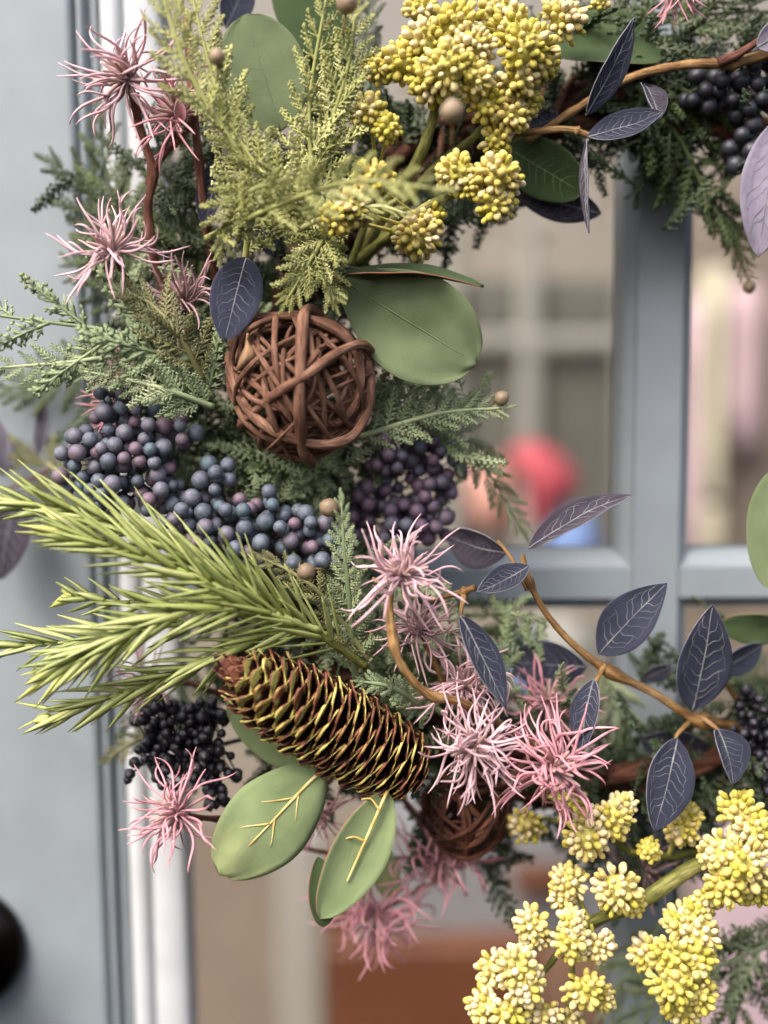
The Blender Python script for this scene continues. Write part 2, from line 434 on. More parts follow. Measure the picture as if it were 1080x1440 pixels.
# ------------------------------------------------------------------ the door
def build_door():
    root = thing('glazed_door', 'grey painted front door with divided glass panes behind the wreath', 'door', Vector((0.25, 0, 0)))
    zt, zb = 2.05, 0.02
    def X(px, py, h=0.0): return P(px, py, h).x
    def Z(px, py, h=0.0): return P(px, py, h).z
    # left stile, its planted moulding and the lite frame, one real strip each
    xs0 = X(148, 1300)
    def strip(name, x0, x1, h0, h1, mt, round_=True, z0=zb, z1=zt, seg=6):
        mb = MB()
        # vertical strip with a rounded front edge: profile in x / h
        n = seg
        prof = [(x0, h0)]
        for i in range(n + 1):
            a = pi * i / n
            k = sin(a) if round_ else 1.0
            prof.append((x0 + (x1 - x0) * (0.5 - 0.5 * cos(a)) if round_ else (x0 if i < n / 2 else x1), h0 + (h1 - h0) * (k if round_ else 1)))
        prof.append((x1, h0))
        b = len(mb.v)
        for z in (z0, z1):
            for x, h in prof: mb.v.append(Vector((x, -h, z)))
        m = len(prof)
        for i in range(m - 1):
            mb.f.append((b + i, b + i + 1, b + m + i + 1, b + m + i)); mb.m.append(0)
        return part(name, mb, MT[mt], root, smooth=round_)
    def bevbox(name, lo, hi, mt, bev=0.0015):
        mb = MB(); mb.box(lo, hi)
        o = part(name, mb, MT[mt], root, smooth=False)
        bv = o.modifiers.new('bevel', 'BEVEL'); bv.width = bev; bv.segments = 3
        return o
    xl = xs0 - 0.16
    bevbox('stile', (xl, -0.0, zb), (xs0, 0.04, zt), 'door', 0.003)
    p = lambda q: X(q, 1300)
    bevbox('moulding_backing', (xs0 - 0.002, 0.006, zb), (p(183), 0.03, zt), 'door', 0.001)
    bevbox('lite_frame', (p(183.5), 0.0025, zb), (p(262), 0.03, zt), 'trim', 0.001)
    strip('moulding_bead', p(152), p(166), -0.008, 0.0015, 'door')
    strip('moulding_bead', p(169), p(182), -0.008, -0.002, 'door')
    strip('moulding_ogee', p(184), p(214), -0.0025, 0.0022, 'trim', seg=10)
    strip('moulding_ogee', p(214.5), p(262), -0.0025, 0.0006, 'trim', seg=10)
    xg0 = p(262)
    # muntins
    xm0, xm1 = X(892, 560), X(962, 560)
    zm1, zm0 = Z(800, 797), Z(800, 846)
    xr = 0.62
    zrows = [zb + 0.25]
    hh = zm1 - zm0
    pitch = 0.30
    rows = [zm0 - pitch, zm0, zm0 + pitch]
    cols = [xm0, xm0 + (xm0 - xg0) + (xm1 - xm0)]
    cols = [c for c in cols if c < xr - 0.05]
    edges_x = [xg0] + sum([[c, c + xm1 - xm0] for c in cols], []) + [xr]
    zlo, zhi = rows[0] - pitch, rows[-1] + pitch
    edges_z = [zlo] + sum([[r, r + hh] for r in rows], []) + [zhi]
    def muntin_v(x0, x1, z0, z1):
        """moulded glazing bar: flat face with coved shoulders down to the glass"""
        prof = [(x0 - 0.007, -0.022), (x0 - 0.006, -0.014), (x0 - 0.0045, -0.008), (x0 - 0.0015, -0.005), (x0, -0.004), (x0 + 0.0012, 0.0), (x1 - 0.0012, 0.0), (x1, -0.004), (x1 + 0.0015, -0.005), (x1 + 0.0045, -0.008), (x1 + 0.006, -0.014), (x1 + 0.007, -0.022)]
        mb = MB(); m = len(prof)
        for z in (z0, z1):
            for x, h in prof: mb.v.append(Vector((x, -h, z)))
        for i in range(m - 1):
            mb.f.append((i, i + 1, m + i + 1, m + i)); mb.m.append(0)
        return mb
    def muntin_h(z0, z1, x0, x1):
        mb = muntin_v(z0, z1, x0, x1)
        mb.v = [Vector((v.z, v.y, v.x)) for v in mb.v]
        mb.f = [tuple(reversed(f)) for f in mb.f]
        return mb
    for c in cols: part('muntin', muntin_v(c, c + xm1 - xm0, zlo, zhi), MT['door'], root, smooth=False)
    for r in rows:
        for i in range(0, len(edges_x), 2):
            o = part('muntin', muntin_h(r, r + hh, edges_x[i] - 0.0005, edges_x[i + 1] + 0.0005), MT['door'], root, smooth=False)
            o.location.y += 0.0012
    for i in range(0, len(edges_x), 2):
        for j in range(0, len(edges_z), 2):
            mb = MB(); mb.box((edges_x[i] - 0.004, 0.018, edges_z[j] - 0.004), (edges_x[i + 1] + 0.004, 0.0215, edges_z[j + 1] + 0.004))
            part('pane', mb, MT['glass'], root, smooth=False)
    bevbox('rail', (xg0 - 0.002, 0.0, zb), (xr, 0.04, zlo), 'door')
    bevbox('rail', (xg0 - 0.002, 0.0, zhi), (xr, 0.04, zt), 'door')
    bevbox('stile', (xr, 0.0, zb), (xr + 0.11, 0.04, zt), 'door')
    # knob
    kc = P(-94, 1390, 0.03)
    M = Matrix.Translation(Vector((kc.x, 0, kc.z))) @ Matrix.Rotation(radians(90), 4, 'X')
    mb = MB(); mb.lathe([(-0.001, 0.0), (-0.001, 0.032), (0.004, 0.032), (0.008, 0.029), (0.010, 0.012), (0.026, 0.010), (0.030, 0.014), (0.034, 0.021), (0.042, 0.0262), (0.050, 0.0268), (0.057, 0.0235), (0.0615, 0.016), (0.063, 0.008), (0.0632, 0.0)], 40, M)
    kn = part('door_knob', mb, MT['knob'], root)
    return root
build_door()

# ------------------------------------------------------------------ what shows through the glass
def room():
    def plain(name, cols, rough=0.7, **k): return mat(name, cols, rough=rough, scale=4, **k)
    m_wall = plain('room_wall', [lin(124, 117, 106), lin(134, 126, 114)])
    m_floor = mat('room_floor', [lin(92, 66, 50), lin(112, 84, 66)], rough=0.35, scale=6)
    m_lite = plain('pale_frame', [lin(136, 134, 126), lin(146, 143, 134)])
    m_dim = plain('olive_panel', [lin(80, 80, 72), lin(94, 93, 83)])
    m_red = plain('red_cloth', [lin(158, 56, 66), lin(172, 72, 80)])
    m_blue = plain('blue_cloth', [lin(90, 112, 158), lin(110, 132, 174)])
    m_pink = plain('pale_pink', [lin(196, 172, 178), lin(206, 182, 187)])
    m_cream = plain('cream_reflection', [lin(200, 194, 170), lin(208, 202, 178)])
    m_peach = plain('peach_cloth', [lin(190, 140, 124), lin(200, 150, 134)])
    m_taupe = plain('taupe_panel', [lin(112, 100, 88), lin(124, 111, 98)])
    m_slate = plain('slate_rug', [lin(112, 112, 114), lin(126, 124, 124)])
    m_wood = mat('chest_wood', [lin(84, 48, 30), lin(102, 62, 40)], rough=0.4, scale=8)
    D = -1.4
    def card(name, px0, py0, px1, py1, h, m, depth=0.06, bev=0.01):
        a, b = P(px0, py1, h), P(px1, py0, h)
        mb = MB(); mb.box((a.x, a.y, a.z), (b.x, a.y + depth, b.z))
        o = part(name, mb, m, None, smooth=False)
        if bev:
            bv = o.modifiers.new('bevel', 'BEVEL'); bv.width = min(bev, depth * 0.45, abs(b.x - a.x) * 0.45, abs(b.z - a.z) * 0.45); bv.segments = 3
        return o
    zf = 0.0
    mb = MB(); mb.box((-2.0, 2.3, zf), (2.8, 2.35, 2.8))
    tag(part('room_wall', mb, m_wall, None, False), kind='structure')
    mb = MB(); mb.box((-2.0, 0.05, zf - 0.05), (2.8, 2.30, zf - 0.004))
    tag(part('room_floor', mb, m_floor, None, False), kind='structure')
    # pale bars and dim panels imitating a window frame reflected in the glass
    r = thing('window_reflection', 'blurred pale frame with dim panels imitating a window reflected in the upper glass pane', 'cabinet', P(760, 800, D))
    def sub(name, *a, **k):
        o = card(name, *a, **k); Mw = WM[o.name].copy(); o.parent = r; o.matrix_local = WM[r.name].inverted() @ Mw; return o
    sub('upright', 728, 300, 762, 800, D, m_lite)
    sub('crossbar', 640, 466, 872, 494, D + 0.001, m_lite)
    sub('upright', 626, 240, 648, 800, D, m_lite)
    for x0, x1 in ((650, 726), (764, 868)):
        sub('panel', x0, 390, x1, 465, D - 0.03, m_dim)
        sub('panel', x0, 495, x1, 800, D - 0.03, m_dim)
    # cushions
    def cushion(name, pts, h, m, label, cat):
        c = sum((P(x, y, h) for x, y in pts), Vector()) / len(pts)
        ring = spline([P(x, y, h) for x, y in pts + pts[:1]], 6)[:-1]
        mb = MB()
        for k, (sc, dy) in enumerate(((0.0, -0.06), (0.5, -0.052), (0.85, -0.03), (1.0, 0.0), (0.85, 0.03), (0.5, 0.052), (0.0, 0.06))):
            for q in ring:
                v = c + (q - c) * sc; v.y += dy; mb.v.append(v)
        n = len(ring)
        for k in range(6):
            for i in range(n):
                mb.f.append((k * n + i, k * n + (i + 1) % n, (k + 1) * n + (i + 1) % n, (k + 1) * n + i)); mb.m.append(0)
        return tag(part(name, mb, m), label, cat)
    cushion('cushion', [(712, 632), (758, 622), (804, 655), (812, 690), (765, 735), (748, 745), (738, 690)], D + 0.25, m_red, 'blurred red cushion seen through the glass beside the wreath', 'cushion')
    cushion('cushion', [(770, 745), (820, 715), (842, 760), (838, 800), (762, 800)], D + 0.3, m_blue, 'blurred blue cushion below the red one behind the glass', 'cushion')
    cushion('cushion', [(652, 655), (690, 645), (718, 670), (724, 740), (690, 750), (662, 730)], D + 0.2, m_peach, 'blurred peach cushion left of the red one behind the glass', 'cushion')
    # added sheets imitating pink and cream reflections in the right-hand panes
    def sheet(px0, py0, px1, py1, h, m, label):
        a, b = P(px0, py1, h), P(px1, py0, h)
        mb = MB()
        fn = lambda u, v: Vector((a.x + (b.x - a.x) * u, a.y + 0.012 * sin(u * 14), a.z + (b.z - a.z) * v + 0.006 * sin(u * 9)))
        mb.grid(fn, 24, 4)
        o = tag(part('reflection_sheet', mb, m), label, 'sheet', 'sheets standing in for reflections in the right-hand pane')
        so = o.modifiers.new('solid', 'SOLIDIFY'); so.thickness = 0.008
    sheet(962, 420, 986, 790, D, m_pink, 'narrow pink cloth standing in for a reflection right beside the vertical glazing bar')
    sheet(990, 380, 1020, 698, D, m_cream, 'long cream cloth standing in for a reflection next to the narrow pink one')
    sheet(986, 715, 1016, 790, D, m_cream, 'short cream cloth standing in for a reflection just above the horizontal glazing bar')
    sheet(1030, 400, 1074, 625, D, m_pink, 'wide pink cloth standing in for a reflection nearest the right edge of the picture')
    tag(card('taupe_board', 960, 250, 1200, 1010, D - 0.05, m_taupe), 'taupe board behind the reflection sheets', 'board')
    # lower panes
    r2 = tag(card('wooden_chest', 462, 1330, 760, 1600, D + 0.35, m_wood, depth=0.3), 'reddish brown wooden chest blurred behind the lower pane', 'chest')
    tag(card('pillar', 398, 1180, 452, 1700, D + 0.3, m_lite, depth=0.08), 'pale pillar left of the wooden chest behind the lower pane', 'pillar')
    tag(card('taupe_cabinet', 200, 1150, 396, 1700, D + 0.2, m_taupe, depth=0.2), 'taupe cabinet blurred behind the lower left pane', 'cabinet')
    tag(card('slate_bench', 520, 1160, 900, 1326, D + 0.3, m_slate, depth=0.35), 'grey bench standing over the wooden chest behind the glass', 'bench')
    tag(card('wooden_box', 722, 1222, 800, 1262, D + 0.34, m_wood, depth=0.03), 'small orange brown box on the grey bench', 'box')
    tag(card('pale_panel', 985, 1180, 1250, 1700, D + 0.25, m_pink, depth=.1), 'pale pinkish panel behind the glass in the bottom right corner', 'panel')
    cushion('cushion', [(750, 870), (800, 862), (840, 900), (830, 950), (760, 940)], D + 0.3, m_lite, 'pale grey cushion behind the pane under the horizontal bar', 'cushion')
    cushion('cushion', [(700, 960), (740, 880), (770, 960), (750, 1000)], D + 0.25, m_blue, 'small blue cushion behind the pane under the horizontal bar', 'cushion')
room()

# ------------------------------------------------------------------ grapevine ring the wreath is built on
RC = (845, 622); RR = 478
def ring_pt(a, dr=0.0, h=0.035):
    return P(RC[0] + (RR + dr) * cos(a), RC[1] - (RR + dr) * sin(a), h)
def wreath_ring():
    root = thing('grapevine_ring', 'brown grapevine ring carrying the whole wreath on the door', 'wreath', ring_pt(pi * 1.5))
    for k in range(11):
        n = 90; ph = rnd(0, 2 * pi); tw = random.choice((3, 4, 5, -4)); rr = rnd(15, 34)
        pts = []
        for i in range(n + 1):
            a = 2 * pi * i / n
            q = tw * a + ph
            pts.append(ring_pt(a, rr * cos(q) + 6 * sin(7 * a + k), 0.034 + 0.014 * sin(q)))
        r0 = rnd(0.0018, 0.0034)
        mb = MB(); mb.tuv = True; mb.tube(pts, lambda t: r0 * (1 + 0.15 * sin(t * 60)), 8, jitter=0.06)
        part('vine', mb, MT['vine_dark'], root)
    for k in range(14):
        a0 = rnd(0.4 * pi, 1.7 * pi); pts = []
        for i in range(13):
            q = 2 * pi * i / 12
            pts.append(ring_pt(a0 + 0.05 * q, 42 * cos(q), 0.034 + 0.020 * sin(q)))
        mb = MB(); mb.tuv = True; mb.tube(pts, 0.0016, 8, jitter=0.06)
        part('binding_vine', mb, MT['vine'], root)
wreath_ring()

# ------------------------------------------------------------------ cedar / juniper sprays
def branchlet_mb(seed, n=15, teeth=2, ang=(42, 58), Ls=0.27, rs=0.038, zs=0.3):
    random.seed(seed)
    mb = MB()
    cv = rnd(-0.12, 0.12); cz = rnd(-0.10, 0.10)
    ax = lambda t: Vector((t, cv * t * t, cz * t * t))
    mb.tube([ax(i / 8) for i in range(9)], lambda t: 0.026 * (1 - 0.7 * t) + 0.004, 5)
    for i in range(n):
        t = 0.06 + 0.92 * i / (n - 1)
        s = 1 if i % 2 else -1
        L = Ls * (1 - t) ** 0.65 * rnd(0.75, 1.15) + 0.07
        if t < 0.2: L *= 0.6 + 2 * t
        an = radians(rnd(*ang)) * (1 - 0.55 * t)
        d = Vector((cos(an), s * sin(an), rnd(-zs, zs))).normalized()
        a = ax(t); b = a + d * L
        mid = a.lerp(b, 0.5) + Vector((0.02, 0, 0))
        mb.spike(a, b, rs, Vector((0, 0, 1)))
        for k in range(teeth):
            u = 0.25 + 0.62 * k / max(1, teeth - 1)
            for ss in (1, -1):
                if random.random() < 0.12: continue
                dd = (d + Vector((-d.y, d.x, 0)) * ss * rnd(0.6, 1.0) + Vector((0, 0, rnd(-.3, .3)))).normalized()
                q = a.lerp(b, u)
                mb.spike(q, q + dd * (0.092 * (1.15 - u * 0.5)), rs * 0.78, Vector((0, 0, 1)))
    return mb
BL = {}
BLMB = [branchlet_mb(100 + i) for i in range(7)]
BLMB_F = [branchlet_mb(200 + i, n=13, teeth=2, ang=(34, 50), Ls=0.30, rs=0.042) for i in range(5)]
def branchlets(key, fine):
    k = (key, fine)
    if k not in BL:
        BL[k] = [mb.mesh('branchlet', MT[key])[0] for mb in (BLMB_F if fine else BLMB)]
    return BL[k]
random.seed(5)

def cedar(label, pts, L2, key='sage', group=None, roll=0.0, dens=1.0, fine=False, name='cedar_spray', stemkey=None, rs=1.0, tipfull=0.5):
    """pts: (px, py, h) along the stem, base first. L2: length of the longest side branchlet in pixels"""
    pw = spline([P(*p) for p in pts], 10)
    root = thing(name, label, 'greenery', pw[0], group)
    L = sum((b - a).length for a, b in zip(pw, pw[1:]))
    mb = MB(); mb.tube(pw, lambda t: (0.0012 * (1 - 0.75 * t) + 0.00025) * rs, 6)
    part('stem', mb, MT[stemkey or key], root)
    cum = [0.0]
    for a, b in zip(pw, pw[1:]): cum.append(cum[-1] + (b - a).length)
    def at(s):
        for i in range(len(pw) - 1):
            if cum[i + 1] >= s:
                f = (s - cum[i]) / max(1e-9, cum[i + 1] - cum[i])
                return pw[i].lerp(pw[i + 1], f), (pw[i + 1] - pw[i]).normalized()
        return pw[-1], (pw[-1] - pw[-2]).normalized()
    meshes = branchlets(key, fine)
    n = max(5, int(L / (L2 * PX * 0.20) * dens))
    for i in range(n):
        t = 0.05 + 0.93 * (i + rnd(-.2, .2)) / (n - 1)
        t = min(max(t, 0.02), 0.99)
        p, T = at(t * L)
        nrm = (TOCAM + rvec(0.35)).normalized()
        nrm = Quaternion(T, radians(roll)) @ nrm
        B = nrm.cross(T).normalized()
        s = 1 if i % 2 else -1
        an = radians(rnd(36, 58)) * (1 - 0.35 * t)
        d = T * cos(an) + B * s * sin(an) + nrm * rnd(-0.15, 0.45)
        ln = L2 * PX * (1 - t) ** 0.55 * rnd(0.75, 1.1) + L2 * PX * 0.3
        if t < 0.15: ln *= 0.6 + 2.6 * t
        link('branchlet', random.choice(meshes), frame(d, nrm + rvec(0.4), p, (ln, ln * rnd(.85, 1.1), ln)), root)
    p, T = pw[-1], (pw[-1] - pw[-3]).normalized()
    link('branchlet', random.choice(meshes), frame(T, TOCAM, p - T * 0.001, L2 * PX * tipfull), root)
    return root

G_L = 'lime green cedar sprays at the top left'
G_S = 'sage green cedar sprays'
G_D = 'dark cedar sprays in the background of the wreath'
CED = [
 ('lime cedar spray reaching toward the viewer in front of the yellow buds', [(290, 335, .105), (400, 285, .125), (500, 255, .145), (610, 265, .155)], 60, 'lime', G_L, 20, .8, True),
 ('lime cedar spray standing up to the left of the round green leaf', [(345, 370, .085), (350, 250, .098), (300, 110, .106), (268, -15, .11)], 68, 'lime', G_L, 0, 1.0, True),
 ('tall lime cedar spray rising through the middle over the round green leaf', [(425, 400, .085), (442, 300, .095), (435, 150, .10), (460, -10, .108)], 70, 'lime', G_L, 15, 1.0, True),
 ('short lime cedar tuft hanging over the top of the large vine ball', [(468, 318, .09), (445, 352, .10), (405, 420, .104)], 52, 'lime', G_L, -10, 1.3, False),
 ('second short lime cedar tuft beside the vine ball, nearer the thick green stems', [(440, 330, .09), (455, 370, .098), (470, 425, .10)], 46, 'lime', G_L, -10, 1.3, False),
 ('out of focus lime cedar spray nearest the top left pink flower', [(335, 215, .11), (270, 110, .122), (240, 30, .128), (225, -20, .13)], 60, 'lime', G_L, 30, .9, True),
 ('lime cedar spray drooping above the oval navy leaf', [(405, 250, .11), (350, 270, .115), (320, 310, .112), (312, 352, .108)], 50, 'lime', G_L, -20, 1.2, False),
 ('bushy lime cedar spray leaning left over the navy leaves', [(430, 350, .09), (385, 270, .104), (345, 210, .11), (320, 170, .112)], 66, 'lime', G_L, 10, 1.1, False),
 ('thin lime cedar spray crossing the yellow bud stems', [(405, 330, .095), (470, 300, .105), (530, 290, .11), (570, 300, .112)], 34, 'lime', G_L, 0, 1.0, False),
 ('lime cedar spray leaning right beside the pale brown pod at the top', [(440, 260, .09), (470, 160, .10), (490, 90, .104), (500, 20, .108)], 60, 'lime', G_L, 0, 1.0, True),
 ('long sage cedar frond reaching to the left picture edge', [(300, 560, .085), (250, 495, .095), (150, 465, .10), (60, 452, .10), (-30, 440, .10)], 128, 'sage', G_S, 0, .6, False),
 ('light sage cedar sprig lying just above the blue berries', [(300, 572, .09), (240, 550, .10), (180, 534, .10), (118, 522, .10)], 48, 'sage', G_S, 0, 1.0, False),
 ('sage cedar sprig under the long left frond', [(265, 505, .095), (180, 500, .10), (90, 510, .10), (-10, 518, .10)], 52, 'sage', G_S, 0, .75, False),
 ('olive tipped cedar sprig beneath the mauve spiky flower', [(285, 535, .09), (255, 475, .10), (215, 430, .10), (182, 412, .10)], 62, 'olive', G_S, 0, 1.1, False),
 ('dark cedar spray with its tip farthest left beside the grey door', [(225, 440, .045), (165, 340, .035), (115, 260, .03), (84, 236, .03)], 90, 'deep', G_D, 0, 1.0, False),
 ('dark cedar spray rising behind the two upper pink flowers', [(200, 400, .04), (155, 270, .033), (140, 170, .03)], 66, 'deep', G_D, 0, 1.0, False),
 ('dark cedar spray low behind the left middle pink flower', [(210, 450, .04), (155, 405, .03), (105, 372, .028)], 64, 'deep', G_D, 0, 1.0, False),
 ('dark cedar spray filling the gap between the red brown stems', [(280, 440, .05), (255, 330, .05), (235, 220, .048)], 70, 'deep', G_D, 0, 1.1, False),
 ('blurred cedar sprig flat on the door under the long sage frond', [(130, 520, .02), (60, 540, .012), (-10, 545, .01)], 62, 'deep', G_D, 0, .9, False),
 ('blurred olive cedar sprig flat on the door left of the blue berries', [(120, 690, .02), (60, 650, .012), (-10, 636, .01)], 64, 'olive', G_D, 0, .9, False),
 ('sage cedar sprig pointing right under the large round leaf', [(505, 615, .07), (590, 588, .075), (640, 578, .078), (704, 574, .08)], 50, 'sage', G_S, 0, 1.0, False),
 ('sage cedar sprig hugging the right side of the vine ball', [(505, 580, .065), (560, 560, .068), (600, 540, .07)], 55, 'sage', G_S, 0, 1.2, False),
 ('drooping grey green cedar sprig right of the plum berries', [(570, 585, .055), (640, 610, .05), (690, 670, .045), (735, 745, .04)], 48, 'sage', G_S, 0, 1.0, False),
 ('green cedar sprig directly under the vine ball', [(440, 720, .055), (410, 665, .06), (370, 622, .06)], 60, 'deep', G_S, 0, 1.1, False),
 ('green cedar sprig between the vine ball and the blue berries', [(350, 700, .055), (420, 665, .058), (490, 650, .058)], 52, 'sage', G_S, 0, 1.1, False),
 ('upright cedar sprig with a tan pod between the two berry bunches', [(500, 960, .075), (492, 850, .09), (484, 770, .097), (480, 706, .098)], 44, 'sage', G_S, 0, 1.0, False),
 ('olive cedar sprig with a tan pod beside the pine needles', [(520, 930, .08), (455, 840, .09), (410, 805, .092), (370, 785, .092)], 46, 'olive', G_S, 0, 1.1, False),
 ('dusky cedar sprig below the pink flower on the curved tan stem', [(540, 965, .065), (505, 900, .07), (470, 840, .07)], 56, 'sage', G_S, 0, 1.1, False),
 ('small cedar tip resting on the right shoulder of the pine cone', [(590, 990, .085), (550, 966, .098), (506, 958, .102)], 30, 'sage', G_S, 0, 1.3, False),
 ('cedar sprig behind the curved tan stem above the pine cone', [(640, 985, .055), (580, 950, .06), (530, 915, .06)], 64, 'deep', G_S, 0, 1.2, False),
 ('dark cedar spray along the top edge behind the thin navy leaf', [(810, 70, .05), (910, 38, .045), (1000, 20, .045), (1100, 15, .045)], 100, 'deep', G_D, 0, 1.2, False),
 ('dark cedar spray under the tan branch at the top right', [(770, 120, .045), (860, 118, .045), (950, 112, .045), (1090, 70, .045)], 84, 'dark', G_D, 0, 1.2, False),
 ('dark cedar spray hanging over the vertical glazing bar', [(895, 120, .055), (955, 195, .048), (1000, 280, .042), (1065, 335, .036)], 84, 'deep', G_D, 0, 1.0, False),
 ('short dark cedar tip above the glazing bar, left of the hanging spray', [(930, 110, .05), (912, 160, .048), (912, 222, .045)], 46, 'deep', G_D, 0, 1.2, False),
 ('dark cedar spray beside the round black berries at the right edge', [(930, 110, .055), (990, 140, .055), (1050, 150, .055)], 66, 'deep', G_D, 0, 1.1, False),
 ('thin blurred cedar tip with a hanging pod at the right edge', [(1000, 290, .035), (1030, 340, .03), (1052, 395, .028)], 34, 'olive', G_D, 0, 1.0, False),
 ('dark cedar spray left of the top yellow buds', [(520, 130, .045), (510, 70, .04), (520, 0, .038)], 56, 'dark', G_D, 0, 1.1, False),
 ('grey green cedar spray in the bottom right corner under the yellow buds', [(1100, 1320, .05), (1020, 1355, .048), (930, 1400, .045), (880, 1440, .045)], 88, 'sage', G_S, 0, 1.0, False),
 ('grey green cedar spray running off the bottom edge at the far right', [(1095, 1290, .045), (1060, 1350, .045), (1030, 1450, .045)], 90, 'deep', G_S, 0, 1.0, False),
 ('faint cedar sprig between the two bottom yellow bunches', [(930, 1300, .03), (890, 1360, .03), (850, 1420, .03)], 60, 'sage', G_S, 0, 1.0, False),
 ('blurred cedar sprig hanging behind the lowest small navy leaf', [(850, 940, .035), (870, 1000, .035), (905, 1075, .035)], 56, 'sage', G_S, 0, 1.1, False),
 ('blurred cedar sprig under the horizontal glazing bar', [(760, 960, .03), (720, 890, .03), (670, 850, .03)], 64, 'deep', G_D, 0, 1.0, False),
 ('tiny olive cedar tip left of the black buds', [(225, 1025, .05), (185, 1045, .05), (146, 1070, .05)], 26, 'olive', G_D, 0, 1.0, False),
]
for (lb, pts, L2, key, grp, roll, dens, fine) in CED:
    cedar(lb, pts, L2, key, grp, roll, dens, fine)

# dim mass of greenery and twigs tucked into the ring: nobody could count it
def undergrowth():
    mb = MB()
    for i in range(1100):
        a = rnd(0.36 * pi, 1.72 * pi)
        dr = random.gauss(6, 62)
        p = ring_pt(a, dr, rnd(0.016, 0.05))
        out = (p - ring_pt(a, dr - 40, 0.03)).normalized()
        tang = Vector((-out.z, 0, out.x))
        d = out * rnd(-1.0, 1.0) + tang * rnd(-1, 1) + Vector((0, -1, 0)) * rnd(-0.1, 0.5)
        mb.merge(random.choice(BLMB), frame(d, TOCAM + rvec(0.9), p, rnd(0.015, 0.032)))
    for i in range(380):
        p = P(*random.choice(((425, 540), (400, 600), (350, 680), (450, 620), (330, 560), (480, 700), (560, 900), (520, 560), (300, 620), (640, 1080), (470, 480), (600, 960), (250, 480), (235, 560), (285, 640), (330, 470), (265, 390), (245, 300), (270, 240), (330, 905), (300, 960), (400, 985), (220, 450), (380, 700), (440, 780))), 0) + RTC * random.gauss(0, .012) + UPC * random.gauss(0, .012)
        p.y = -rnd(.015, .048)
        mb.merge(random.choice(BLMB), frame(RTC * rnd(-1, 1) + UPC * rnd(-1, 1) + TOCAM * rnd(0, .4), TOCAM + rvec(.8), p, rnd(.016, .03)))
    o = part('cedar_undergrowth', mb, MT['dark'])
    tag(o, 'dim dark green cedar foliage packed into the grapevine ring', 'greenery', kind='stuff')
undergrowth()
def sage_filler():
    mb = MB()
    spots = ((380, 640), (430, 690), (500, 880), (540, 950), (470, 840), (560, 560), (240, 470), (600, 900), (700, 900), (330, 620), (290, 510), (460, 650), (640, 930), (530, 850), (250, 330), (560, 1000), (760, 960), (620, 600))
    for i in range(230):
        x, y = random.choice(spots)
        p = P(x + random.gauss(0, 30), y + random.gauss(0, 30), rnd(.04, .066))
        mb.merge(random.choice(BLMB), frame(RTC * rnd(-1, 1) + UPC * rnd(-1, 1) + TOCAM * rnd(0, .5), TOCAM + rvec(.6), p, rnd(.014, .024)))
    tag(part('sage_filler', mb, MT['sage']), 'soft sage green cedar filler between the main pieces of the wreath', 'greenery', kind='stuff')
sage_filler()

# ------------------------------------------------------------------ leaves
def leaf_surface(A, B, W, roll, cup, bend, prof, twist=0.0, fold=False, ripple=0.0, seed=0):
    X = B - A; L = X.length; x = X.normalized()
    n0 = TOCAM - x * TOCAM.dot(x); n0.normalize()
    n0 = Quaternion(x, radians(roll)) @ n0
    p, q, skew = prof
    def wid(u):
        if u <= 0 or u >= 1: return 0.0
        return W * 0.5 * (sin(pi * u ** p)) ** q
    def fn(u, vv):
        v = vv * 2 - 1
        ww = max(wid(u), 0.00012)
        n = Quaternion(x, radians(twist * (u - 0.5))) @ n0
        s = n.cross(x)
        c = abs(v) if fold else v * v
        rp = ripple * L * mnoise.noise(Vector((u * 4 + seed, v * 1.6, seed * 1.7)))
        return A + X * u + s * (ww * v * (1 - 0.25 * abs(cup) * v * v)) + n * (cup * ww * c + bend * L * sin(pi * u) + rp)
    def nr(u, vv):
        e = 0.01
        a = fn(min(u + e, 1), vv) - fn(max(u - e, 0), vv); b = fn(u, min(vv + e, 1)) - fn(u, max(vv - e, 0))
        n = a.cross(b); 
        if n.length < 1e-12: return n0
        n.normalize()
        return n if n.dot(n0) > 0 else -n
    return fn, nr, L
LEAF_SEED = [0]
